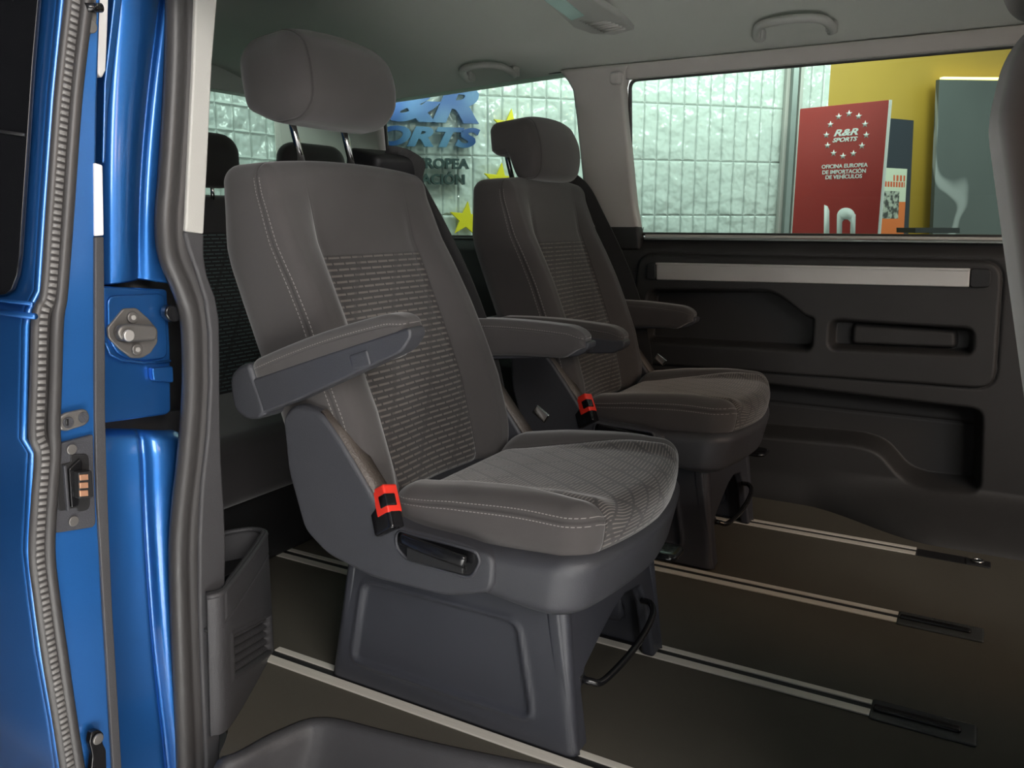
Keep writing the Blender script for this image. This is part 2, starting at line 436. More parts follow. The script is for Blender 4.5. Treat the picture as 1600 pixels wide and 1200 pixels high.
def grid_mesh(name, X, Y, Z, skirt=None):
    nu, nv = X.shape; V = np.stack([X, Y, Z], -1).reshape(-1, 3)
    Fc = [(i * nv + j, (i + 1) * nv + j, (i + 1) * nv + j + 1, i * nv + j + 1) for i in range(nu - 1) for j in range(nv - 1)]
    me = bpy.data.meshes.new(name); me.from_pydata(V.tolist(), [], Fc); me.update()
    if skirt is not None:
        bm = bmesh.new(); bm.from_mesh(me)
        ed = [e_ for e_ in bm.edges if e_.is_boundary]; r_ = bmesh.ops.extrude_edge_only(bm, edges=ed)
        bmesh.ops.translate(bm, vec=Vector(skirt), verts=[g for g in r_['geom'] if isinstance(g, bmesh.types.BMVert)])
        bmesh.ops.recalc_face_normals(bm, faces=bm.faces[:]); bm.to_mesh(me); bm.free()
    return me
def box(name, lo, hi, mat, parent=None, bevel=.002, seg=2):
    x0, y0, z0 = lo; x1, y1, z1 = hi
    return prism(name, [(x0, y0, z0), (x1, y0, z0), (x1, y1, z0), (x0, y1, z0)], (0, 0, z1 - z0), mat, parent, bevel, seg)
def disc(name, c, r, axis, depth, mat, parent=None, bevel=.001, k=28, r2=None):
    ax = Vector(axis).normalized(); a = ax.orthogonal().normalized(); b = ax.cross(a)
    pts = [np.array(Vector(c) + a * math.cos(t) * r + b * math.sin(t) * (r2 or r)) for t in [2 * math.pi * i / k for i in range(k)]]
    return prism(name, pts, np.array(ax) * depth, mat, parent, bevel, 2)
def text_mesh(name, body, size, shear=0, off=0, ext=.004, align='CENTER', space=1.0):
    cu = bpy.data.curves.new(name, 'FONT'); cu.body = body; cu.size = size; cu.shear = shear; cu.offset = off; cu.extrude = ext
    cu.align_x = align; cu.align_y = 'BOTTOM_BASELINE'; cu.space_character = space; cu.resolution_u = 4
    o = bpy.data.objects.new(name, cu); COL.objects.link(o); dg = bpy.context.evaluated_depsgraph_get()
    me = bpy.data.meshes.new_from_object(o.evaluated_get(dg)); bpy.data.objects.remove(o); bpy.data.curves.remove(cu); me.materials.clear()
    return me
def place_text(name, body, target_w, target_h, org, xdir, mat, parent=None, shear=0, off=0, ext=.004, space=1.0, thick_dir=None):
    """lettering scaled to a real width and cap height; org is the centre of its baseline"""
    me = text_mesh(name, body, 1.0, shear, off, ext, space=space)
    co = np.array([v.co[:] for v in me.vertices]); w0 = np.ptp(co[:, 0]); cx = (co[:, 0].max() + co[:, 0].min()) / 2
    h0 = .72 + 2 * off
    xd = np.array(xdir, float); xd /= np.linalg.norm(xd); up = np.array([0, 0, 1.]); nd = np.cross(xd, up)
    P = np.array(org)[None] + ((co[:, 0] - cx) * target_w / w0)[:, None] * xd + (co[:, 1] * target_h / h0)[:, None] * up + (co[:, 2])[:, None] * nd
    me.vertices.foreach_set('co', P.astype(np.float32).ravel()); me.update()
    return link(name, me, mat, parent, smooth=False)
def star_pts(c, r, xdir, rot=0, inner=.4):
    xd = np.array(xdir, float); up = np.array([0, 0, 1.]); out = []
    for i in range(10):
        a = math.pi / 2 + rot + i * math.pi / 5; rr = r if i % 2 == 0 else r * inner; out.append(np.array(c) + xd * math.cos(a) * rr + up * math.sin(a) * rr)
    return out

# ================================================================ THE VAN SHELL
YW = 2.69
# --- floor with the step well
def fl(u, v): p = at(u, v, 2, 0); return (p[0], p[1])
edge = [(-1.6, 1.02), (-1.17, .945), fl(345, 1187), fl(430, 1150), fl(475, 1131), fl(500, 1127), fl(530, 1130), fl(600, 1148), fl(700, 1172), fl(860, 1204), (-.30, 1.165), (.10, 1.17), (.9, 1.17)]
edge = [(p[0], p[1]) for p in spline([(*e_, 0) for e_ in edge], 6)]
V = [(x, y, 0) for x, y in edge] + [(.9, 2.80, 0), (-2.70, 2.80, 0), (-2.70, .86, 0)]
n = len(V); Vb = [(x, y, -.03) for x, y, z in V]
fo = link('floor', mesh('floor', V + Vb, [tuple(range(n)), tuple(range(n, 2 * n))] + [(i, (i + 1) % n, n + (i + 1) % n, n + i) for i in range(n)]), M['vinyl'], smooth=False)
tag(fo, 'dark carpeted floor of the van between the rails', kind='structure')
# step well: rolled lip, riser, tread
rows = []
for off, z in ((.012, .001), (.004, .004), (-.006, .003), (-.014, -.004), (-.022, -.02), (-.05, -.10), (-.062, -.125), (-.09, -.135), (-.40, -.14)):
    r_ = []
    for i, (x, y) in enumerate(edge):
        if i < 12: continue
        kk = 1 if abs(off) < .02 else 9; a = np.array(edge[max(i - kk, 0)]); b = np.array(edge[min(i + kk, len(edge) - 1)]); t = (b - a) / np.linalg.norm(b - a); nrm = np.array([-t[1], t[0]]); wb = min(1, max(0, (-off - .014) / .03)); nrm = nrm * (1 - wb) + np.array([-.15, 1.0]) * wb
        r_.append((x + nrm[0] * off, y + nrm[1] * off, z) if off > -.3 else (x + nrm[0] * -.09, min(y - .40, .55), z))
    rows.append(r_)
G = np.array(rows); so = link('trim_1', grid_mesh('step_well', G[:, :, 0], G[:, :, 1], G[:, :, 2], None), M['trimpl'])
sol = so.modifiers.new('s', 'SOLIDIFY'); sol.thickness = .004; sol.offset = -1
tag(so, 'dark grey moulded entry step below the door opening', kind='structure')

# --- headliner
prof = spline([(0, .86, 1.27), (0, .93, 1.37), (0, 1.08, 1.455), (0, 1.35, 1.505), (0, 1.8, 1.53), (0, 2.2, 1.522), (0, 2.40, 1.488), (0, 2.54, 1.440), (0, 2.64, 1.402), (0, 2.70, 1.385)], 6)
def ceil_drop(x): return .035 * min(1, max(0, (-1.35 - x) / .75))
def onceil(u, v):
    y = 2.3
    for _ in range(30):
        x = at(u, v, 1, y)[0]; z = float(np.interp(y, [p[1] for p in prof], [p[2] for p in prof])) - ceil_drop(x)
        y = y * .6 + .4 * at(u, v, 2, z)[1]
    return at(u, v, 1, y)
xs = np.linspace(-2.66, 1.3, 40)
X = np.array([[x for p in prof] for x in xs]); Y = np.array([[p[1] for p in prof] for x in xs]); Z = np.array([[p[2] - ceil_drop(x) for p in prof] for x in xs])
co = link('ceiling', grid_mesh('ceiling', X, Y, Z), M['liner']); s_ = co.modifiers.new('s', 'SOLIDIFY'); s_.thickness = .05; s_.offset = 1
tag(co, 'grey cloth headliner of the van', kind='structure')

# --- far side trim panel with its pockets
gx = np.concatenate([np.linspace(-2.68, -1.1, 60), np.linspace(-1.095, .12, 330), np.linspace(.13, 1.2, 20)]); gz = np.linspace(-.01, .845, 230)
X, Z = np.meshgrid(gx, gz, indexing='ij')
d = np.zeros_like(X)
card = round_poly([(-1.03, .787), (.035, .787), (.05, .432), (-1.06, .415)], .05)
sd = sdf_poly(X, Z, card); d -= .014 * sstep(-sd, -.004, .004); d += .006 * np.exp(-((sd - .004) / .004) ** 2)
pk1 = round_poly([(-.995, .672), (-.60, .688), (-.545, .665), (-.475, .612), (-.447, .607), (-.447, .497), (-1.01, .487)], .03)
pk2 = round_poly([(-.405, .606), (-.012, .602), (-.008, .520), (-.405, .508)], .03)
for pk, dep in ((pk1, .075), (pk2, .06)): d += dep * sstep(-sdf_poly(X, Z, pk), -.003, .014)
ins = round_poly([(-.34, .590), (-.06, .586), (-.055, .536), (-.34, .528)], .015)
d -= .03 * sstep(-sdf_poly(X, Z, ins), -.004, .008)
d += .004 * np.exp(-((Z - (.437 + .02 * (X + 1)) + .0) / .003) ** 2) * (X > -1.0) * 0
lpk = round_poly([(-.90, .392), (.03, .368), (.048, .115), (-.10, .108), (-.165, .125), (-.235, .20), (-.30, .213), (-.90, .190)], .035)
d += .11 * sstep(-sdf_poly(X, Z, lpk), -.004, .022)
d += .006 * np.exp(-((Z - .30) / .004) ** 2) * (sdf_poly(X, Z, lpk) < -.02)
low = sstep(X, -.45, -.05)
d -= low * .19 * sstep(.13 - Z, 0, .14)
d -= (1 - low) * .015 * sstep(.10 - Z, 0, .10)
d += .012 * np.exp(-((X + 1.045 - .0) / .004) ** 2) * (Z > .45) * 0
d += .03 * sstep(Z, .79, .845)
d -= .05 * sstep(.42 - Z, 0, .06) * sstep(-1.2 - X, 0, .3) + .0
wf = link('wall_far', grid_mesh('wall_far', X, YW + d, Z, None), M['doorcard'])
s_ = wf.modifiers.new('s', 'SOLIDIFY'); s_.thickness = .003; s_.offset = 1
tag(wf, 'black moulded side panel with storage pockets under the far window', kind='structure')
# aluminium blind track on the panel
st = empty('aluminium_track', 'long brushed aluminium track with black end caps on the far side panel', 'track', (0, 0, 0))
yk = YW - .014
A_ = [(-.965, .763), (-.04, .769), (-.038, .716), (-.962, .705)]
prism('rail_profile', [(x, yk - .012, z) for x, z in A_], (0, .014, 0), M['alu'], st, .004)
prism('rail_lip', [(-.965, yk - .016, .763), (-.04, yk - .016, .769), (-.04, yk - .016, .762), (-.965, yk - .016, .756)], (0, .005, 0), M['alu'], st, .001)
for pts in ([(-.995, .760), (-.966, .7635), (-.963, .7045), (-.998, .706)], [(-.039, .7695), (.012, .768), (.014, .718), (-.037, .7155)]):
    prism('end_cap', [(p[0], yk - .013, p[1]) for p in round_poly([(a, b) for a, b in pts], .012)], (0, .015, 0), M['black'], st, .003)

# --- upper far wall: pillars and window frames
def far(name, poly, y0, dy, mat, label, bevel=.01): return tag(prism(name, [(x, y0, z) for x, z in poly], (0, dy, 0), mat, None, bevel, 4), label, kind='structure')
# pillar between the side windows (leans in with the body)
def leanY(z): return 2.69 - max(0, z - .85) * .10
def lean_strip(name, rows_, mat, label, th=.05, bevel=.012):
    A = [(x0, leanY(z) - y_, z) for z, x0, x1, y_ in rows_]; B = [(x1, leanY(z) - y_, z) for z, x0, x1, y_ in rows_]
    return tag(ruled(name, A, B, mat, None, (0, th, 0), bevel, 4), label, kind='structure')
lean_strip('trim_2', [(.87, -1.235, -1.035, .012), (.95, -1.232, -1.05, .012), (1.1, -1.245, -1.065, .012), (1.25, -1.258, -1.078, .012), (1.33, -1.268, -1.085, .012), (1.36, -1.285, -1.075, .012), (1.40, -1.32, -1.06, .010)], M['pale'], 'light grey pillar trim between the two far windows')
lean_strip('trim_3', [(.80, -1.235, -1.03, .006), (.84, -1.235, -1.03, .010), (.885, -1.235, -1.036, .014)], M['doorcard'], 'black foot of the far pillar')
lean_strip('trim_4', [(.78, -2.64, -2.10, .0), (1.0, -2.64, -2.105, .0), (1.2, -2.64, -2.11, .0), (1.42, -2.64, -2.11, .0)], M['pale'], 'light grey rear corner trim beside the tailgate')
lean_strip('trim_5', [(1.352, -1.09, .6, .004), (1.375, -1.09, .6, .010), (1.398, -1.09, .6, .006)], M['pale'], 'pale header strip over the far front window', .03, .004)
lean_strip('trim_6', [(.8, .13, .75, .0), (1.4, .10, .75, .0)], M['pale'], 'light grey centre pillar behind the front seat')
# belt loop cover on the pillar head
bc = rbox('belt_anchor_cover', (-1.125, leanY(1.36) - .034, 1.335), (-1.085, leanY(1.36) - .004, 1.375), .012, M['pale'], None, (4, 4, 4))
tag(bc, 'small round cover at the head of the pillar between the far windows', 'cover')

def window(name, x0, x1, z0, z1, label, r=.03):
    """glass pane on the leaning side with a dark rubber frame"""
    pts = round_poly([(x0, z0), (x1, z0), (x1, z1), (x0, z1)], r, 6)
    P3 = [(x, leanY(z) + .032, z) for x, z in pts]
    g = link(name, prism_mesh(name, P3, (0, .004, 0)), M['glass'], None, False); tag(g, label, kind='structure')
    c = np.mean(np.array(pts), 0)
    ring = [(x, leanY(z) + .026, z) for x, z in pts]; ring.append(ring[0]); ring.append(ring[1])
    f_ = tube('window_seal', ring, .006, M['rubber'], g, up=(0, 1, 0), seg=8, rad2=.008, caps=False); return g
window('window_1', -1.075, .13, .856, 1.352, 'tinted far side window beside the front seat')
window('window_2', -2.095, -1.235, .832, 1.40, 'tinted far side window behind the seats')
for k, (dx, h_) in enumerate(((0, .006), (.004, .011), (.008, .013), (.013, .008), (.017, .010))):
    box('glass_mark', (-1.052 + dx, YW + .0285, .868), (-1.0495 + dx, YW + .0295, .868 + h_), M['steel'], bpy.data.objects['window_1'], 0)
sl = box('window_ledge', (-1.02, YW + .008, .846), (.13, YW + .03, .855), M['lightpl'], bpy.data.objects['window_1'], .002)
sl2 = box('window_ledge', (-1.02, YW - .002, .838), (.13, YW + .02, .845), M['galv'], bpy.data.objects['window_1'], .002)

# --- tail: gate with its window, and the shell round it
def xs_plate(name, poly, x, dx, mat, label, bevel=.004):
    return tag(prism(name, [(x, y, z) for y, z in poly], (dx, 0, 0), mat, None, bevel, 3), label, kind='structure')
xs_plate('wall_rear', [(.80, -.02), (2.75, -.02), (2.75, .86), (.80, .86)], -2.70, -.04, M['doorcard'], 'black lower tailgate lining')
xs_plate('trim_7', [(2.67, .86), (2.76, .86), (2.75, 1.42), (2.66, 1.42)], -2.63, -.05, M['pale'], 'light grey trim at the edge of the tailgate window')
xs_plate('trim_8', [(.88, 1.388), (2.74, 1.388), (2.72, 1.47), (.92, 1.50)], -2.60, -.06, M['liner'], 'grey lining over the tailgate window')
xs_plate('trim_9', [(.80, .86), (1.05, .86), (1.10, 1.42), (.90, 1.42)], -2.63, -.05, M['pale'], 'light grey trim at the near edge of the tailgate')
g = link('window_3', prism_mesh('window_3', [(-2.67, y, z) for y, z in round_poly([(1.02, .86), (2.68, .86), (2.67, 1.41), (1.07, 1.41)], .03)], (-.004, 0, 0)), M['glass'], None, False)
tag(g, 'tinted tailgate window', kind='structure')
# near side quarter wall behind the pillar and the front of the shell
tag(box('wall_near', (-2.70, .80, -.02), (-1.38, .86, .84), M['trimpl']), 'dark side wall behind the door pillar', kind='structure')
tag(box('wall_near_front', (.14, .80, -.10), (1.28, .86, .84), M['trimpl']), 'dark front door wall on the near side', kind='structure')
tag(box('trim_18', (.14, .80, .84), (.24, .88, 1.42), M['pale'], None, .01), 'light grey pillar at the front edge of the door opening', kind='structure')
tag(box('wall_front', (1.28, .86, -.02), (1.34, 2.72, .80), M['trimpl']), 'dashboard bulkhead at the front of the cabin', kind='structure')
tag(box('wall_far_side', (.70, 2.70, .80), (1.30, 2.74, 1.38), M['pale']), 'far cabin wall ahead of the centre pillar', kind='structure')
tag(box('trim_10', (-1.25, .78, 1.40), (1.3, .92, 1.56), M['blue'], None, .02), 'blue roof rail over the door opening', kind='structure')
tag(box('trim_11', (-2.72, .82, 1.56), (1.4, 2.72, 1.63), M['blue'], None, .03), 'blue outer roof of the van', kind='structure')

# ================================================================ SEAT RAILS
def rail(u0, v0, y, x0, x1, label, first=False):
    t = empty('seat_rail', label, 'rail', (0, y, 0), 0, 'aluminium seat rails set in the van floor')
    def bar(nm, ya, yb, z0, z1, m, xa=x0, xb=x1, bv=.0008): return box(nm, (xa, ya, z0), (xb, yb, z1), m, t, bv)
    bar('inner_flange', .013, .028, .0005, .004, M['railalu']); bar('slot', -.004, .014, .0004, .0012, M['black'])
    bar('outer_flange', -.028, -.016, .0005, .004, M['railalu']); bar('slot_lip', -.0155, -.004, .0005, .003, M['railalu'])
    return t
for i, (y, xe) in enumerate(((1.140, .20), (1.553, -.110), (1.975, -.102), (2.425, -.095))):
    lab = ['nearest aluminium floor rail under the near edge of the first seat', 'aluminium floor rail under the far feet of the first seat, ending in a glossy cap',
           'aluminium floor rail under the near feet of the second seat', 'farthest aluminium floor rail beside the side panel'][i]
    t = rail(0, 0, y, -1.24 if i == 0 else -2.4, xe, lab)
    if i in (1, 2):
        rbox('end_cap', (xe, -.036, -.002), (xe + .175, .034, .005), (.006, .006, .003), M['capgl'], t, (4, 4, 2))
        rbox('cap_ridge', (xe + .004, -.012, .003), (xe + .15, .008, .011), (.006, .006, .004), M['blackgl'], t, (4, 4, 2))
    if i == 3: rbox('end_cap', (xe, -.028, -.003), (xe + .13, .028, .0015), (.006, .006, .002), M['black'], t, (4, 4, 2))
lr = empty('lashing_ring', 'small chrome lashing ring in a black recess on the floor near the side panel', 'ring', (.055, 2.42, 0))
rbox('recess', (-.03, -.022, -.002), (.03, .022, .004), (.005, .005, .002), M['black'], lr, (4, 4, 2))
tube('ring', [(.0 + .012 * math.cos(a), .012 * math.sin(a), .008) for a in np.linspace(0, 2 * math.pi, 20)], .003, M['chrome'], lr, seg=8, caps=False)

# ================================================================ CAPTAIN SEAT
def spine(z):          # front face of the middle of the backrest (local x) against height
    return np.interp(z, [.34, .41, .55, .65, .75, .85, .95, 1.05], [-.135, -.150, -.190, -.232, -.276, -.315, -.338, -.352])
def back_def(v):
    x, y, z = v[:, 0], v[:, 1], v[:, 2]; a = np.abs(y); fr = sstep(x, -.12, -.01)      # 1 at the front
    wsc = 1.0 - .03 * sstep(z, .45, .36) - .02 * sstep(z, .80, 1.0) + .03 * np.exp(-((z - .60) / .12) ** 2)
    bol = sstep(a, .13, .205) * (.038 * sstep(z, .98, .70) * (1 - .45 * sstep(z, .46, .36)) + .004)
    bol = bol * (1 - .0 * z) - .006 * np.exp(-((a - .15) / .012) ** 2) * sstep(z, .96, .84)
    mid = -.010 * sstep(a, .16, .0) * sstep(z, .85, .6) + .008 * np.exp(-((z - .56) / .09) ** 2) * sstep(a, .15, .05)
    crown = -.016 * (a / .26) ** 2.2 * sstep(z, .9, 1.0)
    depth = 1.05 - .22 * sstep(z, .80, 1.0)
    nx = spine(z) + x * depth + fr * (bol + mid)
    ny = y * wsc
    nz = z + crown + .012 * sstep(x, -.08, 0) * 0 - .12 * x * sstep(z, .9, 1.0) * 0 - .05 * (x + .07) * sstep(z, .8, 1.0)
    nz = nz - .25 * (x + .075) * sstep(z, .55, .9) * -0.35
    return np.stack([nx, ny, nz], -1)
def cush_def(v):
    x, y, z = v[:, 0], v[:, 1], v[:, 2]; a = np.abs(y); top = sstep(z, .37, .44)
    bol = .006 * sstep(a, .135, .20) * sstep(x, .30, .10) + .014 * sstep(a, .14, .20)
    bol = bol - .005 * np.exp(-((a - (.15 + .055 * sstep(x, -.05, .33))) / .010) ** 2)
    nz = z + top * (bol - .022 + .016 * sstep(x, 0, .24) - .016 * sstep(x, .06, -.09))
    front = sstep(x, .1, .325)
    nx = x - front * .045 * (y / .26) ** 2 * (1 if True else 0) + front * .012 - front * .018 * np.clip(y / .26, 0, 1)
    nx = nx + .014 * front * (z - .40) / .05 * .5
    ny = y * (1 - .05 * sstep(x, .02, -.09) - .02 * front)
    return np.stack([nx, ny, nz], -1)
def head_def(hook):
    def f(v):
        x, y, z = v[:, 0], v[:, 1], v[:, 2]            # z 0..1 along height .175, x depth
        a = np.abs(y) / .148
        t = z / .182
        nx = x + (.022 * np.sin(t * math.pi) - .006) * sstep(x, -.04, .07)           # belly forward
        nx = nx - .014 * a ** 2.4
        nz = z - .010 * a ** 2.5 * sstep(t, .5, 1) + .006 * a ** 2 * sstep(t, .5, 0)
        sc = 1 - .07 * sstep(t, .55, 1.05) - .04 * sstep(t, .4, 0)
        ny = y * sc
        if hook:
            rear = sstep(x, -.002, -.025); nz = nz + rear * (.075 * sstep(t, .62, .0)) ; nx = nx + .0 * rear
        else:
            nz = nz + .018 * sstep(x, 0, -.07) * sstep(t, .3, 0)
        tilt = math.radians(10); c, s = math.cos(tilt), math.sin(tilt)
        return np.stack([nx * c - nz * s * 1.0, ny, nz * c + nx * s * .6], -1)
    return f
def make_armrest(parent, side, px, pz, ang):
    """hinged armrest pivoting at its rear cup; hard shell on its outer side, cloth pad over the top and inner side"""
    ar = bpy.data.objects.new('armrest', None); COL.objects.link(ar); ar.parent = parent; ar.location = (px, side * .286, pz)
    ar.rotation_euler = (0, math.radians(ang), 0)
    def pad_def(v):
        x, y, z = v[:, 0], v[:, 1], v[:, 2]; inner = sstep(-side * y, -.010, .004)
        t = np.clip((x - .0) / .372, 0, 1); low = z < .0
        nz = np.where(low, z * (inner * (1 - .42 * t) * (1 - .7 * sstep(x, .315, .372)) + (1 - inner) * .30 * (1 - sstep(x, .30, .35))), z)
        nz = nz + .008 * np.sin(t * math.pi) - .008 * sstep(x, .33, .372) * sstep(z, -.02, .03)
        return np.stack([x, y * (1 - .0 * t), nz], -1)
    rbox('arm_pad', (.005, -.027, -.062), (.372, .027, .034), (.022, .013, .014), M['arm'], ar, (34, 10, 14), pad_def)
    sh = round_poly([(-.01, .002), (.20, .004), (.380, .004), (.379, -.012), (.352, -.031), (.24, -.043), (.10, -.058), (-.01, -.064)], .012)
    ya, yb = side * .0288, side * -.014
    o = prism('arm_shell', [(x, ya, z) for x, z in sh], (0, yb - ya, 0), M['seatpl'], ar, .007, 4)
    cup = round_poly([(-.062, -.018), (-.050, .022), (-.015, .034), (.010, .032), (.016, -.062), (-.005, -.072), (-.040, -.066), (-.062, -.045)], .02)
    prism('hinge_cover', [(x, -.031, z) for x, z in cup], (0, .062, 0), M['seatpl'], ar, .013, 5)
    rbox('release_button', (.245, side * .0275 - .0035, -.036), (.285, side * .0275 + .0035, -.010), (.004, .003, .004), M['seatpl'], ar, (4, 2, 4))
    return ar
BELT_MESHES = []
def make_seat():
    s = empty('captain_seat', 'larger charcoal cloth captain seat nearest the door, with a red buckle and raised headrest', 'seat', (-.80, 1.36, .0042), 0, 'swivelling captain seats on the floor rails')
    # ---- pedestal
    ped = bpy.data.objects.new('pedestal', None)
    def side_panel(sy):
        # ruled height field: corner points (x,z) bottom/top
        nu, nv = 90, 70; U_, V_ = np.meshgrid(np.linspace(0, 1, nu), np.linspace(0, 1, nv), indexing='ij')
        xb = -.272 + (.548) * U_; xt = -.225 + .470 * U_; zb = 0.0 * U_; zt = .285 + 0 * U_
        x = xb * (1 - V_) + xt * V_; z = zb * (1 - V_) + zt * V_
        sdv = sdf_poly(x, z, round_poly([(-.185, .218), (.155, .218), (.190, .045), (-.215, .045)], .025))
        ridge = .0045 * np.exp(-(sdv / .0055) ** 2); ins_ = -.004 * sstep(-sdv, .0, .008)
        edge_r = .022; du = np.minimum(U_, 1 - U_) * .55; dz = np.minimum(V_ + .2, 1 - V_) * .285
        rnd = edge_r * (1 - np.sqrt(np.clip(1 - (1 - np.clip(du / edge_r, 0, 1)) ** 2, 0, 1)))
        y = (.222 - .016 * V_ + ridge + ins_ - rnd * .7)
        return grid_mesh('side', x, sy * y, z)
    p_par = None
    first = None
    for sy in (-1, 1):
        o = link('pedestal_side', side_panel(sy), M['ped'], s); m_ = o.modifiers.new('s', 'SOLIDIFY'); m_.thickness = .022; m_.offset = -1 if sy < 0 else 1
    # front frame: legs and arched cross beam
    yo = .218; outer = [(-yo, 0), (-yo + .004, .285), (yo - .004, .285), (yo, 0)]
    arch = [(yo - .060, 0.0), (yo - .062, .12), (yo - .085, .165), (yo - .16, .178), (0, .170), (-yo + .15, .150), (-yo + .075, .125), (-yo + .052, .10), (-yo + .048, 0.0)]
    poly = [(-yo, 0), (-yo + .008, .285), (yo - .008, .285), (yo, 0)] + arch
    prism('pedestal_front', [(.275 - z * .155, y, z) for y, z in poly], (-.028, 0, 0), M['ped'], s, .008, 4)
    prism('pedestal_back', [(-.262 + z * .16, y, z) for y, z in ((-yo, .0), (-yo + .008, .28), (yo - .008, .28), (yo, 0))], (.02, 0, 0), M['ped'], s, .006, 3)
    box('swivel_plate', (-.20, -.19, .262), (.24, .19, .30), M['black'], s, .01)
    kn = disc('floor_lock_knob', (.12, .06, .05), .022, (1, 0, .2), .03, M['blackgl'], s, .005)
    tube('slide_handle', spline([(.255, -.158, .112), (.270, -.156, .110), (.286, -.13, .104), (.292, .0, .106), (.288, .10, .122), (.272, .135, .132), (.25, .140, .132)], 6), .0065, M['blackgl'], s)
    box('handle_mount', (.19, -.172, .10), (.258, -.148, .122), M['black'], s, .004)
    box('mechanism', (-.1, -.03, .15), (.2, .16, .25), M['black'], s, .01)
    # ---- shell tray
    def tray_def(v):
        x, y, z = v[:, 0], v[:, 1], v[:, 2]; t = (z - .285) / .095
        front = sstep(x, .1, .34)
        nx = x - (1 - t) * .028 * front - front * .040 * (y / .28) ** 2 - front * .020 * np.clip(y / .28, 0, 1)
        ny = y * (1 - .035 * (1 - t)) * (1 - .015 * front); nz = z - .022 * sstep(x, .0, .3) * (1 - t) + .010 * front * t
        return np.stack([nx, ny, nz], -1)
    rbox('seat_shell', (-.25, -.282, .285), (.346, .282, .372), (.055, .055, .020), M['seatpl'], s, (36, 36, 10), tray_def)
    # ---- recliner side covers
    ear = round_poly([(-.298, .545), (-.262, .572), (-.205, .562), (-.165, .52), (-.120, .462), (-.062, .384), (-.03, .378), (.09, .374), (.155, .362), (.150, .300), (.06, .272), (-.10, .270), (-.205, .293), (-.258, .330), (-.292, .44)], .02)
    for sy, nm in ((-1, ''), (1, '')):
        y0 = sy * .288; o = prism('recliner_cover', [(x, y0, z) for x, z in ear], (0, -sy * .052, 0), M['seatpl'], s, .009, 5)
        tp = [(-.205, .5645), (-.165, .523), (-.118, .4635), (-.050, .379)]
        if sy < 0: o['label'] = 'outer recliner cover with grained sloping top'
        A = [(x, y0 - sy * .007, z) for x, z in tp]; B = [(x, y0 - sy * .046, z) for x, z in tp]
        ruled('cover_inlay', A, B, M['grain'], o, (-.004, 0, -.004), 0)
    # lever pocket and lever on the outer side
    lp = bpy.data.objects.new('lever_pocket', None)
    poly = round_poly([(-.040, .372), (.122, .368), (.130, .352), (.112, .318), (-.015, .322), (-.042, .340)], .014)
    rim = [(x, -.2885, z) for x, z in poly]; rim += rim[:2]
    pk_ = prism('lever_pocket', [(x, -.2890, z) for x, z in poly], (0, .006, 0), M['blackgl'], s, .001)
    tube('pocket_rim', rim, .0032, M['seatpl'], pk_, up=(0, 1, 0), seg=8, caps=False)
    lv = spline([(-.030, -.292, .362), (.02, -.299, .359), (.07, -.302, .355), (.108, -.300, .350)], 5)
    tube('recline_lever', lv, .011, M['blackgl'], s, rad2=.006, up=(0, 1, 0), power=.6)
    box('lever_web', (-.015, -.296, .325), (.100, -.288, .355), M['black'], s, .002)
    # small pull handle under the front
    rbox('front_latch', (.225, .190, .200), (.300, .270, .218), (.02, .02, .008), M['blackgl'], s, (6, 6, 3))
    # shell parting line piece at the front corner
    # ---- cushion, backrest
    rbox('seat_cushion', (-.095, -.26, .350), (.325, .26, .45), (.045, .045, .038), M['cush'], s, (70, 80, 16), cush_def)
    rbox('backrest', (-.150, -.26, .36), (0, .26, 1.012), (.040, .034, .034), M['back'], s, (18, 80, 90), back_def)
    # back shell
    # ---- headrest
    h = rbox('headrest', (-.088, -.150, 0), (.082, .150, .184), (.050, .034, .050), M['head'], s, (22, 44, 26), head_def(False)); h.location = (-.405, 0, 1.080)
    for sy in (-1, 1):
        tube('headrest_post', [(-.412, sy * .0775, .985), (-.438, sy * .0775, 1.08), (-.448, sy * .0775, 1.12)], .0075, M['chrome'], h if False else s, up=(0, 1, 0))
    # ---- armrests
    make_armrest(s, -1, -.344, .610, -18)
    make_armrest(s, 1, -.318, .632, 0)
    # ---- buckle by the outer bolster
    b_ = rbox('belt_buckle', (-.030, -.015, -.042), (.024, .015, .037), (.006, .006, .006), M['blackgl'], s, (4, 4, 6)); b_.location = (-.072, -.276, .402); b_.rotation_euler = (math.radians(-14), math.radians(-32), math.radians(-8))
    rb = rbox('release_button', (-.010, -.0158, -.014), (.0246, .0158, .0376), (.004, .004, .004), M['red'], b_, (4, 4, 4)); rb['label'] = 'red release button'
    rbox('button_slot', (.006, -.0170, -.002), (.0260, .0060, .020), (.002, .002, .002), M['blackgl'], b_, (2, 2, 2))
    # ---- belt guide and webbing along the far rear shoulder
    gd = rbox('belt_guide', (-.055, -.065, -.02), (.06, .065, .028), (.018, .018, .014), M['black'], s, (6, 8, 5)); gd.location = (-.425, .185, 1.022); gd.rotation_euler = (0, math.radians(12), math.radians(-12))
    path = [(-.405, .180, 1.040), (-.365, .205, 1.030), (-.325, .238, .990), (-.292, .268, .915), (-.250, .282, .83), (-.205, .290, .735), (-.165, .296, .63), (-.140, .300, .53), (-.125, .300, .46), (-.12, .300, .40)]
    sb_ = tube('seat_belt', spline(path, 7), .0235, M['web'], s, up=(0, 1, .1), rad2=.0016, sec=[(-1, -1), (1, -1), (1, 1), (-1, 1)])
    sb_.data.polygons.foreach_set('use_smooth', [False] * len(sb_.data.polygons))
    nb = sb_.data.copy(); cs = np.array([v.co[:] for v in nb.vertices]); zf = sstep(cs[:, 2], 1.04, .98)      # this seat's belt lies close in behind the bolster
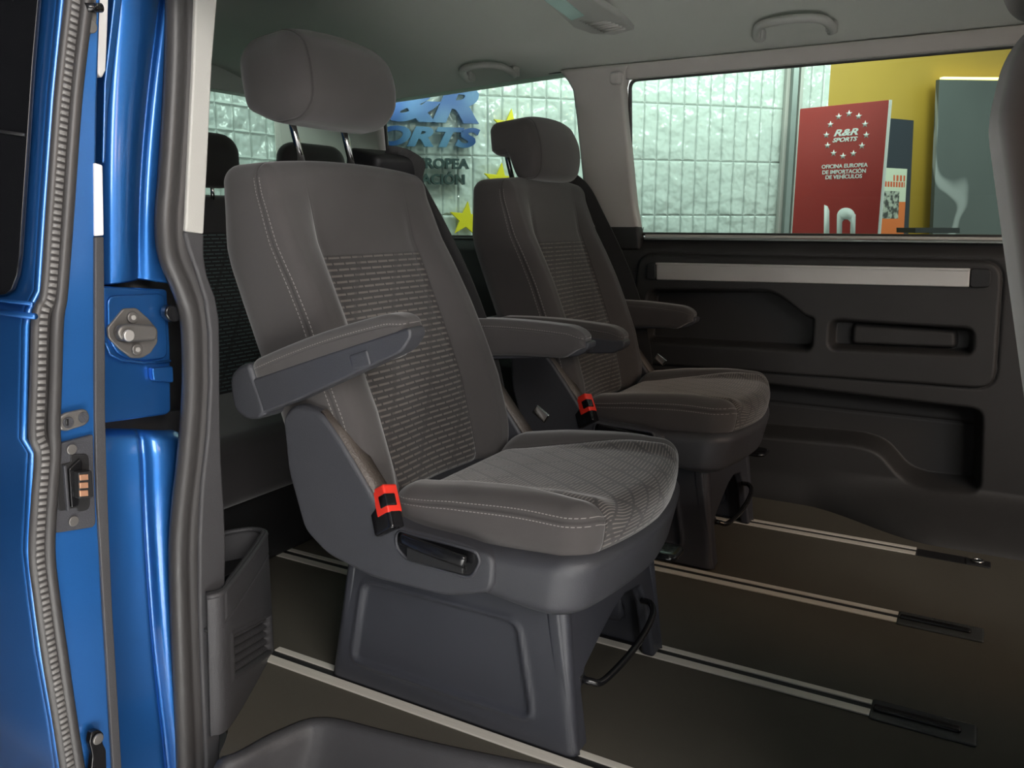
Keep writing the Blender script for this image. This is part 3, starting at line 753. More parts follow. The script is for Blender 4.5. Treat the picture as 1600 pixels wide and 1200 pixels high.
    cs[:, 0] -= .050 * zf; cs[:, 1] -= .012 * zf; nb.vertices.foreach_set('co', cs.astype(np.float32).ravel()); nb.update(); BELT_MESHES.extend([sb_.data, nb]); sb_.data = nb
    tg = rbox('belt_tongue', (-.02, -.004, -.012), (.02, .004, .012), .003, M['chrome'], s, (4, 2, 4)); tg.location = (-.075, .312, .452); tg.rotation_euler = (0, .6, 0)
    return s
seat = make_seat()
seat2 = copy_tree(seat); seat2.location = (-.82, 2.235, .0042)
seat2['label'] = 'second charcoal cloth captain seat against the far side panel, headrest pushed down'
for ch in list(seat2.children):
    nm = ch.name.split('.')[0]
    if nm == 'headrest':
        ch.data = rbox_mesh('hooked_headrest', (-.080, -.145, 0), (.064, .145, .182), (.026, .026, .026), (30, 40, 30), head_def(True)); ch.data.materials.append(M['head'])
        ch.data.polygons.foreach_set('use_smooth', [True] * len(ch.data.polygons)); ch.location = (-.342, 0, 1.006)
    if nm == 'armrest':
        ch.rotation_euler = (0, math.radians(1.5), 0); ch.location.x = -.330; ch.location.z = .606
    if nm == 'belt_guide': ch.location.z -= .03
    if nm == 'seat_belt': ch.data = BELT_MESHES[0]
    if nm == 'backrest': ch.rotation_euler = (0, math.radians(1.2), 0)
    if nm == 'headrest_post': ch.location = (.012, 0, -.005)

# ================================================================ REAR BENCH
bn = empty('rear_bench', 'dark cloth rear bench with ribbed backrests behind the captain seats', 'bench', (-2.0, 1.75, .0042))
def bb_def(v):
    x, y, z = v[:, 0], v[:, 1], v[:, 2]; return np.stack([x - .18 * (z - .4), y, z], -1)
for y0, y1 in ((-.75, .20), (.21, .66)):
    rbox('bench_backrest', (-.13, y0, .30), (0.02, y1, .975), (.04, .04, .05), M['bench'], bn, (8, 30, 30), bb_def)
    rbox('bench_cushion', (-.05, y0, .20), (.46, y1, .38), (.04, .04, .04), M['benchplain'], bn, (16, 20, 8))
for yc in (-.40, .03, .53):
    hh = rbox('bench_headrest', (-.05, -.155, 0), (.04, .155, .165), (.04, .07, .06), M['benchplain'], bn, (10, 20, 14)); hh.location = (-.095, yc - .02, .995)
    for q in (-.05, .05): tube('headrest_post', [(0, q, -.05), (0, q, .03)], .006, M['chrome'], hh, up=(0, 1, 0))
tag(bn, None)
box('bench_base', (-.10, -.74, .0), (.40, .65, .21), M['black'], bn, .01)

# ================================================================ FRONT SEAT (edge at the right of the picture)
fs = empty('front_seat', 'brown-grey cloth back of a front seat at the right edge of the opening', 'seat', (.24, 1.30, 0))
def fs_def(v):
    x, y, z = v[:, 0], v[:, 1], v[:, 2]; a = np.abs(y) / .25
    return np.stack([x - .02 * (1 - a * a) - .22 * (z - .6) + .03 * sstep(z, 1.0, 1.13), y, z - .03 * a ** 3 * sstep(z, .95, 1.1)], -1)
rbox('backrest', (-.145, -.25, .40), (.0, .25, 1.135), (.06, .07, .06), M['frontcloth'], fs, (14, 40, 40), fs_def)
rbox('seat_cushion', (-.10, -.25, .26), (.40, .25, .44), .05, M['frontcloth'], fs, (16, 20, 10))
hr = rbox('headrest', (-.06, -.13, 0), (.05, .13, .18), (.045, .06, .06), M['frontcloth'], fs, (12, 24, 16)); hr.location = (-.20, 0, 1.16)
rbox('backrest_lever_cover', (-.060, -.03, -.05), (.05, .03, .040), (.028, .028, .035), M['frontcloth'], fs, (6, 6, 6)).location = (-.118, -.17, .705)
rbox('seat_base', (-.1, -.22, 0), (.3, .22, .27), .03, M['black'], fs, (6, 6, 6))

# ================================================================ ROOF FITTINGS
def grab_handle(u0, v0, u1, v1, label):
    p0 = onceil(u0, v0); p1 = onceil(u1, v1); x0, x1 = p0[0], p1[0]; y = (p0[1] + p1[1]) / 2; z = (p0[2] + p1[2]) / 2 - .016
    L = x1 - x0; t = empty('grab_handle', label, 'handle', ((x0 + x1) / 2, y + .01, z - .008), 0, 'grab handles on the headliner')
    path = spline([(-L / 2 + .012, .030, -.010), (-L / 2 + .004, .012, -.012), (-L / 2 + .006, -.012, -.004), (-L / 2 + .030, -.052, .008), (0, -.066, .012), (L / 2 - .030, -.052, .008), (L / 2 - .006, -.012, -.004), (L / 2 - .004, .012, -.012), (L / 2 - .012, .030, -.010)], 6)
    tube('grip', path, lambda s_: .0105 + .002 * math.sin(s_ * math.pi), M['handle'], t, seg=16, rad2=lambda s_: .012)
    for sx in (-1, 1): rbox('mount', (sx * (L / 2 - .008) - .014, .004, -.018), (sx * (L / 2 - .008) + .014, .044, .016), (.008, .008, .006), M['handle'], t, (4, 4, 3))
    return t
grab_handle(722, 106, 800, 96, 'grab handle over the rear far window, nearer the tailgate')
grab_handle(1180, 38, 1302, 20, 'grab handle over the front far window, nearer the front seat')
vt = empty('roof_console', 'slim grey roof console with a lamp lens and slatted air vent', 'vent', (0, 0, 0))
def vp(u, v, dz=0): p = onceil(u, v); return np.array([p[0], p[1], p[2] + dz])
body = [vp(800, -50), vp(897, 38), vp(925, 48), vp(960, 50), vp(992, 41), vp(983, 30), vp(862, -50)]
prism('console_body', [p + (0, 0, -.010) for p in body], (0, 0, .02), M['handle'], vt, .004)
prism('lamp_lens', [vp(u, v, -.024) for u, v in ((826, -32), (893, 19), (914, 11), (858, -32))], (0, 0, .012), M['teal'], vt, .002)
prism('vent_recess', [vp(u, v, -.012) for u, v in ((902, 20), (932, 12), (982, 37), (946, 44))], (0, 0, .003), M['trimpl'], vt, .001)
for k in range(9):
    t = (k + .4) / 9; a = vp(904 + 42 * t, 21 + 22 * t, -.016); b = vp(932 + 48 * t, 13 + 24 * t, -.016)
    tube('vent_slat', [a, b], .0032, M['lightpl'], vt, seg=6, rad2=.004)

# ================================================================ REAR PILLAR OF THE DOOR OPENING
XJ = -1.20
def pj(L, x): return [at(u, v, 0, x) for u, v in L]
pil = empty('trim_12', 'blue rear pillar of the sliding door opening', None, (0, 0, 0), kind='structure')
up_l = [(183, -60), (180, 0), (172, 80), (166, 160), (163, 250), (163, 350), (163, 450)]
up_m = [(250, -60), (247, 0), (236, 80), (225, 170), (217, 260), (213, 350), (213, 440)]
up_r = [(275, -60), (272, 0), (268, 80), (262, 170), (258, 260), (256, 350), (275, 450)]
dirx = (-.05, 0, 0)
def offx(L, dx): return [(p[0] + dx, p[1], p[2]) for p in L]
A, Mi, B = pj(up_l, XJ), pj(up_m, XJ - .012), pj(up_r, XJ)
G_ = []
for a, m_, b in zip(A, Mi, B):
    row = [np.array(a) + (-.03, -.004, 0), np.array(a) + (-.008, .0, 0), np.array(a) + (.0, .006, 0)]
    for t in np.linspace(.12, .94, 8): row.append(np.array(a) * (1 - t) + np.array(m_) * t + np.array([.012 * t, 0, 0]) + np.array([.010 * math.sin(t * math.pi), 0, 0]))
    row.append(np.array(m_) + (-.001, 0, 0)); 
    for t in np.linspace(.12, 1, 6): row.append(np.array(m_) * (1 - t) + np.array(b) * t + np.array([.012, 0, 0]))
    row.append(np.array(b) + (-.03, .01, 0)); G_.append(row)
G_ = np.array(G_)
o = link('upper_pillar_panel', grid_mesh('up', G_[:, :, 0], G_[:, :, 1], G_[:, :, 2]), M['blue'], pil); m_ = o.modifiers.new('s', 'SOLIDIFY'); m_.thickness = .004
m_ = o.modifiers.new('sub', 'SUBSURF'); m_.levels = m_.render_levels = 2
def plate(name, px, x, mat, par, d_=-.02, bevel=.004, r=0): 
    pts = round_poly(px, r, 5) if r else px
    return prism(name, [at(u, v, 0, x) for u, v in pts], (d_, 0, 0), mat, par, bevel, 4)
plate('striker_panel', [(160, 447), (262, 452), (267, 545), (268, 642), (262, 648), (160, 662)], XJ + .010, M['blue'], pil, -.05, .006, 6)
plate('pressed_recess', [(168, 462), (258, 458), (263, 560), (215, 566), (185, 556), (169, 528)], XJ + .014, M['blue'], pil, -.006, .003, 14)
plate('clip_tab', [(238, 575), (271, 572), (272, 598), (240, 595)], XJ + .022, M['blueedge'], pil, -.012, .003, 4)
plate('dark_gap', [(160, 655), (290, 640), (292, 690), (160, 690)], XJ - .03, M['black'], pil, -.02, .002)
low_l = [(160, 672), (160, 760), (163, 900), (165, 1000), (168, 1100), (172, 1260)]
low_m = [(219, 672), (220, 760), (228, 900), (240, 1050), (254, 1150), (266, 1260)]
low_r = [(282, 672), (272, 760), (270, 900), (275, 1000), (278, 1100), (284, 1260)]
A, Mi, B = pj(low_l, XJ - .005), pj(low_m, XJ - .005), pj(low_r, XJ - .005); G_ = []
for a, m_, b in zip(A, Mi, B):
    row = []
    for t in np.linspace(0, .95, 9): row.append(np.array(a) * (1 - t) + np.array(m_) * t + np.array([.014 * t * t, 0, 0]))
    row.append(np.array(m_) + (.0, 0, 0))
    for t in np.linspace(.1, 1, 7): row.append(np.array(m_) * (1 - t) + np.array(b) * t + np.array([.018 + .012 * math.sin(t * math.pi), 0, 0]))
    G_.append(row)
G_ = np.array(G_); o = link('lower_pillar_panel', grid_mesh('lowp', G_[:, :, 0], G_[:, :, 1], G_[:, :, 2], (-.03, 0, -.0)), M['blue'], pil)
m_ = o.modifiers.new('sub', 'SUBSURF'); m_.levels = m_.render_levels = 1
plate('filler_plate', [(168, 0), (300, 0), (300, 1230), (180, 1230), (166, 700), (170, 300)], XJ - .05, M['black'], pil, -.02, 0)
# lower outer edge of the body beside the gap
plate('body_edge', [(172, -60), (196, -60), (192, 0), (180, 90), (170, 170), (166, 255), (160, 255), (163, 130), (178, 0)], XJ + .02, M['blueedge'], pil, -.03, .004)
# striker
sk = disc('dummy', (0, 0, 0), .01, (1, 0, 0), .01, M['steel']); bpy.data.objects.remove(sk)
skp = plate('striker_plate', [(193, 482), (214, 481), (232, 497), (247, 515), (247, 535), (236, 552), (222, 560), (206, 560), (186, 545), (170, 528), (168, 512)], XJ + .017, M['steel'], pil, -.006, .0025, 4)
plate('catch_arm', [(190, 508), (205, 506), (243, 508), (248, 516), (246, 532), (204, 535), (190, 532), (183, 520)], XJ + .032, M['steel'], skp, -.014, .005, 5)
c_ = at(199, 524, 0, XJ + .032); disc('rivet', c_, .0095, (1, 0, 0), .006, M['alu'], skp, .002)
for u, v in ((206, 496), (213, 546)):
    c_ = at(u, v, 0, XJ + .018); q = disc('screw', c_, .0095, (1, 0, 0), .004, M['steel'], skp, .0015); disc('screw_socket', np.array(c_) + (.0035, 0, 0), .004, (1, 0, 0), .002, M['alu'], q, .0005)
c_ = at(262, 489, 0, XJ + .02); bs = disc('rubber_stop', c_, .0135, (1, -.1, 0), .018, M['blackgl'], pil, .004, r2=.016)
tube('guide_edge', pj([(164, 535), (172, 553), (190, 563), (225, 567), (266, 564)], XJ + .018), .0022, M['blue'], pil, up=(1, 0, 0), seg=8)
# rubber seal round the opening
sc = spline(pj([(286, -60), (285, 0), (283, 100), (278, 200), (272, 290), (268, 345), (272, 395), (290, 440), (303, 480), (308, 530), (308, 620), (300, 720), (292, 790), (288, 860), (290, 960), (294, 1060), (298, 1150), (301, 1260)], -1.155), 6)
sec = [(-1, -.6), (-1.02, .1), (-.85, .7), (-.5, 1.0), (-.1, .85), (.05, .62), (.25, .85), (.6, .9), (.9, .6), (1.02, .1), (1, -.6)]
so = link('trim_13', tube_mesh('seal', sc, .030, up=(1, 0, 0), rad2=.02, sec=sec), M['rubber']); tag(so, 'thick black rubber seal along the rear edge of the door opening', kind='structure')
m_ = so.modifiers.new('sub', 'SUBSURF'); m_.levels = m_.render_levels = 1
# light upper trim and dark lower trim of the pillar
lt = prism('trim_14', pj([(308, -60), (306, 0), (303, 100), (298, 200), (290, 362), (319, 366), (325, 250), (332, 100), (340, 0), (343, -60)], -1.13), (-.03, .004, 0), M['lightpl'], None, .004, 4)
tag(lt, 'light grey upper trim of the door pillar', kind='structure')
TX = -1.13
dk_l = [(288, 361), (294, 385), (308, 425), (322, 470), (328, 520), (329, 600), (325, 680), (316, 760), (312, 840), (312, 950), (316, 1060), (322, 1186), (324, 1270)]
dk_r = [(320, 364), (320, 400), (325, 430), (338, 465), (344, 500), (345, 560), (345, 640), (347, 720), (352, 800), (354, 860), (352, 960), (348, 1060), (344, 1186), (342, 1270)]
poly = dk_l + dk_r[::-1]
dk = prism('trim_15', pj(dk_l, TX) + pj(dk_r[::-1], TX), (-.045, .004, 0), M['trimpl'], None, .006, 4); tag(dk, 'dark grey lower trim of the door pillar', kind='structure')
# bulging storage moulding beside the rail
bx = empty('trim_16', 'dark storage moulding with a pocket and slatted vent at the foot of the pillar', None, (0, 0, 0), kind='structure')
ctr = np.array(spline([(-1.122, .882, 0), (-1.112, .905, 0), (-1.140, .965, 0), (-1.185, 1.045, 0), (-1.232, 1.125, 0), (-1.262, 1.165, 0), (-1.305, 1.160, 0), (-1.345, 1.09, 0), (-1.36, .98, 0)], 10))
cl = np.concatenate([[0], np.cumsum(np.linalg.norm(np.diff(ctr, axis=0), axis=1))]); cl /= cl[-1]
def bpt(s_, z):
    p = np.array([np.interp(s_, cl, ctr[:, k]) for k in range(3)]); l_ = z / .27
    return np.array([p[0] + .004 * l_, p[1] + .012 * l_ * (1 - s_) - .012 * l_ * s_, z])
nS, nZ = 150, 130; SS = np.linspace(0, 1, nS); TZ = .264
VX = np.zeros((nS, nZ)); VY = VX.copy(); VZ = VX.copy()
for i, s_ in enumerate(SS):
    a = ctr[min(len(ctr) - 1, int(s_ * (len(ctr) - 1)) + 2)] - ctr[max(0, int(s_ * (len(ctr) - 1)) - 2)]; nrm = np.array([-a[1], a[0], 0]); nrm = -nrm / np.linalg.norm(nrm)
    if s_ < .5 and nrm[0] < 0: nrm = -nrm
    for j in range(nZ):
        z = TZ * j / (nZ - 1); p = bpt(s_, z); off = 0
        vs, vz_ = (s_ - .32) / .205, (z - (.112 - .19 * (s_ - .18))) / .042
        m1 = float(sstep(np.array(1 - max(abs(vs), abs(vz_))), 0.0, .10)); lou = ((vz_ * 2.5) % 1.0)
        off -= m1 * (.003 + .013 * (1 - abs(lou - .5) * 2) ** .6); off += .002 * math.exp(-((max(abs(vs), abs(vz_)) - 1.05) / .06) ** 2)
        off -= .003 * math.exp(-((z - (.205 + .02 * s_)) / .0022) ** 2) * (s_ < .60) * (s_ > .06)
        off -= .003 * math.exp(-((s_ - .06) / .004) ** 2) * (z > .205)
        top_r = .010; dz_ = TZ - z
        if dz_ < top_r: off -= top_r * (1 - math.sqrt(max(0, 1 - (1 - dz_ / top_r) ** 2)))
        VX[i, j], VY[i, j], VZ[i, j] = p + nrm * off
o = link('moulding_face', grid_mesh('bulge', VX, VY, VZ), M['trimpl'], bx); m_ = o.modifiers.new('s', 'SOLIDIFY'); m_.thickness = .008; m_.offset = 0
rimp = [bpt(s_, TZ - .003) for s_ in np.linspace(0, 1, 60)]
tube('pocket_edge', rimp, .0055, M['trimpl'], bx, seg=10)
prism('pocket_floor', [bpt(s_, .20) for s_ in np.linspace(.0, 1, 20)] + [(-1.20, .90, .20)], (0, 0, -.006), M['black'], bx, 0)
rbox('socket', (-1.215, .985, .20), (-1.175, 1.035, .235), .01, M['blackgl'], bx, (4, 4, 4))

# ================================================================ SLIDING DOOR (open, slid back outside the body)
XD = -1.06
dr = empty('sliding_door', 'open blue sliding door with dark window, its front edge showing the lock plate', 'door', (XD, .65, 0))
def ch(o): o.matrix_parent_inverse = Matrix.Translation(-Vector(dr.location)); return o
oe = [(104, -90), (95, 0), (80, 150), (67, 330), (59, 455), (44, 484), (40, 510), (38, 600), (36, 685), (50, 708), (46, 780), (42, 860), (50, 930), (62, 1020), (82, 1130), (100, 1260)]
sr = [(146, -90), (138, 0), (120, 150), (107, 330), (97, 455), (95, 484), (93, 510), (90, 600), (88, 660), (86, 708), (80, 780), (77, 860), (84, 930), (97, 1020), (112, 1130), (134, 1260)]
je = [(163, -90), (158, 0), (153, 150), (150, 330), (149, 455), (149, 484), (149, 510), (149, 600), (150, 660), (151, 708), (153, 780), (157, 860), (160, 930), (166, 1020), (172, 1130), (180, 1260)]
O3, S3, J3 = pj(oe, XD), pj(sr, XD), pj(je, XD)
ch(ruled('door_edge_panel', [p + (-.012, 0, 0) for p in pj(oe, XD)], J3, M['blue'], dr, (-.05, 0, 0), .004, 3))
# hem of the outer skin
ch(tube('skin_hem', O3, .0042, M['blueedge'], dr, up=(1, 0, 0), seg=10, rad2=.006))
# outer skin: goes back along the van
sk_rows = []
for k, dx in enumerate((0, -.01, -.12, -.4, -.9, -1.5)):
    sk_rows.append([p + (dx, [-.001, -.004, -.008, -.012, -.012, -.012][k], 0) for p in O3])
G_ = np.array(sk_rows); o = ch(link('door_skin', grid_mesh('skin', G_[:, :, 0], G_[:, :, 1], G_[:, :, 2]), M['blue'], dr)); m_ = o.modifiers.new('s', 'SOLIDIFY'); m_.thickness = .01; m_.offset = -1
# window glass proud of the skin
def onskin(u, v):
    # intersect the ray with the nearly flat skin around its height
    y = .64
    for _ in range(6):
        p = at(u, v, 1, y); zz = [q[2] for q in O3][::-1]; yy = [q[1] for q in O3][::-1]; y = float(np.interp(p[2], zz, yy)) - .014
    return at(u, v, 1, y)
gp = [(66, -60), (52, 100), (42, 250), (32, 400), (28, 430), (20, 452), (10, 460), (-40, 466), (-300, 490), (-300, -200)]
ch(prism('door_window', [onskin(u, v) + (0, -.002, 0) for u, v in gp], (0, .006, 0), M['blackgl'], dr, .001))
ch(tube('window_moulding', [onskin(u, v) + (0, -.004, 0) for u, v in ((-60, 462), (0, 468), (56, 474))], .0025, M['blue'], dr, up=(0, 1, 0), seg=8))
ch(tube('window_divider', [onskin(u, v) + (0, -.004, 0) for u, v in ((-60, 198), (0, 205), (43, 211))], .0022, M['black'], dr, up=(0, 1, 0), seg=8))
ch(tube('waist_crease', [onskin(u, v) + (0, .004, 0) for u, v in ((-60, 484), (0, 489), (50, 495))], .004, M['blue'], dr, up=(0, 1, 0), seg=8))
# ribbed weatherstrip and its tube
mid1 = [np.array(a) * .66 + np.array(b) * .34 + (.006, 0, 0) for a, b in zip(O3, S3)]; mid2 = [np.array(a) * .20 + np.array(b) * .80 + (.008, 0, 0) for a, b in zip(O3, S3)]
m1s, m2s = spline(mid1, 24), spline(mid2, 8)
rr = lambda s_: .0105
ws = ch(link('weatherstrip', tube_mesh('ws', m1s, lambda s_: .0118, up=(1, 0, 0), rad2=.007, seg=10, power=.7), M['rubber'], dr))
ns = len(m1s)
V, Fc = [], []
dn = np.array(spline(mid1, 24)); dl = np.concatenate([[0], np.cumsum(np.linalg.norm(np.diff(dn, axis=0), axis=1))])
dense = [np.array([np.interp(q, dl, dn[:, k]) for k in range(3)]) for q in np.arange(0, dl[-1], .0085)]
for i in range(2, len(dense) - 1, 1):
    p = dense[i] + (.0075, 0, 0); t = dense[i + 1] - dense[i]; L = np.linalg.norm(t); t /= L; sd_ = np.cross(t, (1, 0, 0)); w2, l2 = .0062, min(L * .36, .006)
    b0 = len(V)
    for e1 in (0, .003):
        for a, b in ((-1, -1), (1, -1), (1, 1), (-1, 1)): V.append(p + sd_ * a * w2 * (1 if e1 == 0 else .7) + t * b * l2 * (1 if e1 == 0 else .7) + np.array([e1 - .002, 0, 0]))
    Fc += [(b0, b0 + 1, b0 + 2, b0 + 3), (b0 + 4, b0 + 7, b0 + 6, b0 + 5)] + [(b0 + k, b0 + 4 + k, b0 + 4 + (k + 1) % 4, b0 + (k + 1) % 4) for k in range(4)]
link('ribbing', mesh('rib', V, Fc), M['rubbergrey'], ws)
ws.children[0]['label'] = 'pale dotted ribbing along the seal'
ch(tube('seal_tube', m2s, .0085, M['rubber'], dr, up=(1, 0, 0), seg=12))
# inner edge strip
il = [(149, 370), (149, 480), (149, 560), (149, 640), (150, 720), (152, 780), (157, 860), (162, 950), (168, 1050), (174, 1150), (180, 1260)]
ir = [(163, 370), (164, 480), (165, 560), (165, 640), (167, 720), (169, 780), (172, 860), (176, 950), (182, 1050), (188, 1150), (194, 1260)]
ch(ruled('inner_edge_strip', pj(il, XD + .004), pj(ir, XD + .004), M['trimpl'], dr, (-.03, 0, 0), .002))
ch(ruled('white_edge_strip', pj([(148, 254), (149, 369)], XD + .003), pj([(161, 258), (163, 368)], XD + .003), M['white'], dr, (-.03, 0, 0), .002))
# white piece for the bright outside behind the gap at the top, and dark gap filler
# key cylinder plate
c1 = [(95, 650), (103, 645), (130, 639), (137, 641), (141, 650), (140, 659), (133, 665), (105, 674), (96, 673), (91, 664), (91, 656)]
kp = ch(plate('key_plate', c1, XD + .007, M['steel'], dr, -.006, .003, 3))
for q, (u, v) in enumerate(((106, 660), (130, 652))):
    c_ = at(u, v, 0, XD + .007); dd = disc('lock_cylinder' if q == 0 else 'child_lock', c_, .0075, (1, 0, 0), .0022, M['seatpl'], kp, .0006)
    ch(dd) if False else setattr(dd, 'matrix_parent_inverse', Matrix.Translation(-Vector(dr.location)))
    if q == 0: k_ = plate('key_slot', [(103, 655), (107, 655), (107, 665), (103, 665)], XD + .0102, M['black'], kp, -.001, 0); k_.matrix_parent_inverse = dd.matrix_parent_inverse
for o in (kp,): pass
# lock housing plate with well, latch and copper contacts
lp_ = [(90, 694), (146, 679), (148, 755), (150, 818), (146, 824), (90, 833), (80, 830), (77, 820), (84, 760)]
lk = ch(plate('lock_plate', lp_, XD + .006, M['seatpl'], dr, -.008, .003, 3))
def kid(o): o.matrix_parent_inverse = Matrix.Identity(4); return o
kid(plate('latch_well', [(111, 710), (135, 709), (139, 714), (141, 790), (137, 797), (122, 800), (120, 793), (95, 799), (91, 795), (88, 735), (92, 727), (111, 722)], XD + .0075, M['black'], lk, -.003, .001, 3))
kid(plate('latch_frame', [(100, 728), (104, 727), (110, 797), (106, 799)], XD + .012, M['seatpl'], lk, -.006, .001))
kid(plate('latch_claw', [(108, 733), (126, 716), (130, 722), (128, 745), (124, 790), (112, 794)], XD + .012, M['blackgl'], lk, -.006, .003, 3))
cb = kid(plate('contact_block', [(123, 738), (144, 735), (147, 777), (124, 780)], XD + .022, M['black'], lk, -.016, .002))
for k in range(3): kid(plate('contact', [(125, 742 + k * 12.5), (138, 741 + k * 12.5), (138.5, 750 + k * 12.5), (125.5, 751 + k * 12.5)], XD + .0235, M['copper'], cb, -.003, .0008))
for u, v in ((111, 702), (114, 814)):
    q = kid(disc('screw', at(u, v, 0, XD + .007), .0072, (1, 0, 0), .003, M['steel'], lk, .001)); kid(disc('screw_socket', at(u, v, 0, XD + .0101), .0035, (1, 0, 0), .001, M['chrome'], lk, .0003)) if False else None
# top guide pin, lower guide bracket
tp = ch(plate('guide_plate', [(127, -20), (150, -20), (152, 30), (150, 48), (142, 54), (130, 50), (127, 38)], XD + .008, M['steel'], dr, -.006, .002, 4))
kid(disc('screw', at(140, 41, 0, XD + .009), .009, (1, 0, 0), .004, M['steel'], tp, .0015))
kid(tube('guide_pin', [at(134, 12, 0, XD + .014), at(158, 12, 0, XD + .014)], .006, M['blackgl'], tp, seg=12))
lb = ch(plate('lower_guide', [(143, 1144), (155, 1140), (163, 1147), (160, 1160), (166, 1172), (168, 1240), (150, 1240), (142, 1215), (145, 1180), (140, 1160)], XD + .012, M['blackgl'], dr, -.010, .003, 4))
kid(disc('screw', at(152, 1154, 0, XD + .013), .008, (1, 0, 0), .004, M['steel'], lb, .0015))
for o in dr.children_recursive:
    if o.parent is not dr: o.matrix_parent_inverse = Matrix.Identity(4)
# children built in world space under a part: neutralise the part's own inverse
for o in (lk, kp, tp, lb, ws):
    pass
# white piece standing in for the bright outside seen through the door gap
wg = plate('trim_17', [(153, -60), (172, -60), (169, 40), (166, 110), (160, 122), (153, 116)], XJ + .05, M['white'], None, -.03, .003); tag(wg, 'white piece standing in for the bright outside in the gap behind the door edge', kind='structure')

# ================================================================ SHOWROOM OUTSIDE
gnd = box('floor', (-8, -6, -.62), (8, 12, -.55), M['concrete'], None, 0); tag(gnd, 'grey showroom floor', kind='structure')
XDW = np.array([math.cos(WYAW), math.sin(WYAW), 0])
def wallface(name, p0, p1, z0, z1, mat, label, th):
    p0, p1 = np.array(p0, float), np.array(p1, float); L = np.linalg.norm((p1 - p0)[:2])
    V = [(*p0[:2], z0), (*p1[:2], z0), (*p1[:2], z1), (*p0[:2], z1)]; d_ = np.array(th)
    V = V + [tuple(np.array(v) + d_) for v in V]
    me = bpy.data.meshes.new(name); me.from_pydata([tuple(map(float, v)) for v in V], [], [(0, 1, 2, 3), (5, 4, 7, 6), (0, 4, 5, 1), (3, 2, 6, 7), (1, 5, 6, 2), (0, 3, 7, 4)]); me.update()
    uv = me.uv_layers.new(name='UVMap'); cc = [(0, z0), (L, z0), (L, z1), (0, z1)]
    for k, c in enumerate(cc): uv.data[k].uv = c
    return tag(link(name, me, mat, None, False), label, kind='structure')
DW = 4.44
pL, pC, pR = atw(440, 345, DW), atw(1281, 345, DW), atw(2400, 345, DW)
wallface('wall_back', pL, pC, -.55, 3.2, M['tile'], 'white glazed tile wall behind the van', WN * .1)
wallface('wall_yellow', pC, pR, -.55, 3.2, M['yellow'], 'ochre yellow showroom wall', WN * .1)
p2 = np.array(pL) + (-.35, 0, 0)
wallface('wall_left', (pL[0] - .02, pL[1] + .05, 0), (pL[0] - .08, pL[1] - 1.6, 0), -.55, 3.2, M['tile2'], 'white tiled side wall behind the tailgate', (-.1, 0, 0))
# grey metal post at the end of the tiles
a, b = atw(1222, 345, DW - .06), atw(1243, 345, DW - .06)
ps = empty('corner_post', 'thin grey metal post running up the tiled wall', 'post', (*a[:2], -.55))
def wbox(name, u0, u1, D, z0, z1, mat, par=None, th=.03, bevel=.002):
    a, b = atw(u0, 345, D), atw(u1, 345, D)
    o = prism(name, [(*a[:2], z0), (*b[:2], z0), (*b[:2], z1), (*a[:2], z1)], WN * th, mat, None, bevel, 2)
    if par: o.parent = par; o.matrix_parent_inverse = par.matrix_world.inverted() if False else Matrix.Translation(-Vector(par.location))
    return o
wbox('channel', 1226, 1234, DW - .06, -.55, 3.2, M['galv'], ps, .05); wbox('side_flange', 1216, 1226, DW - .03, -.55, 3.2, M['pale'], ps, .025); wbox('conduit', 1237, 1242, DW - .05, -.55, 3.2, M['lightpl'], ps, .03)
# lettering on the tiled wall
def sc_(px, D): return px / FPX * D / math.cos(PITCH) * 1.0
def sign(name, body, u0, u1, vb, vt, mat, label, shear=.2, off=.02, D=DW - .05, space=1.0):
    pb_, pt_ = atw((u0 + u1) / 2, vb, D), atw((u0 + u1) / 2, vt, D); pl_, pr_ = atw(u0, vb, D), atw(u1, vb, D)
    o = place_text(name, body, np.linalg.norm(pr_ - pl_), pt_[2] - pb_[2], pb_, XDW, mat, None, shear, off, .018, space)
    return tag(o, label, 'lettering', 'raised lettering on the tiled wall')
sign('wall_lettering', 'R&R', 531, 750, 187, 125, M['letter'], 'large blue metal letters at the top of the sign on the tiled wall', .3, .045)
sign('wall_lettering', 'SPORTS', 521, 752, 227, 194, M['letter'], 'blue metal letters spelling the second line of the tiled wall sign', .3, .045)
sign('wall_lettering', 'OFICINA EUROPEA', 541, 734, 262, 245, M['darkletter'], 'dark letters of the upper small line on the tiled wall', .0, .025)
sign('wall_lettering', 'DE IMPORTACIÓN', 549, 727, 287, 270, M['darkletter'], 'dark letters of the lower small line on the tiled wall', .0, .025)
for (u, v), lab in (((797, 199), 'yellow star on the tiled wall, mostly behind the far headrest'), ((782, 283), 'yellow star on the tiled wall just left of the far headrest post'), ((729, 343), 'lowest yellow star on the tiled wall, left of the far backrest')):
    c = atw(u, v, DW - .04); o = prism('wall_star', star_pts(c, .098, XDW, -.1), WN * .02, M['sun'], None, .002, 1); tag(o, lab, 'star', 'yellow stars on the tiled wall')
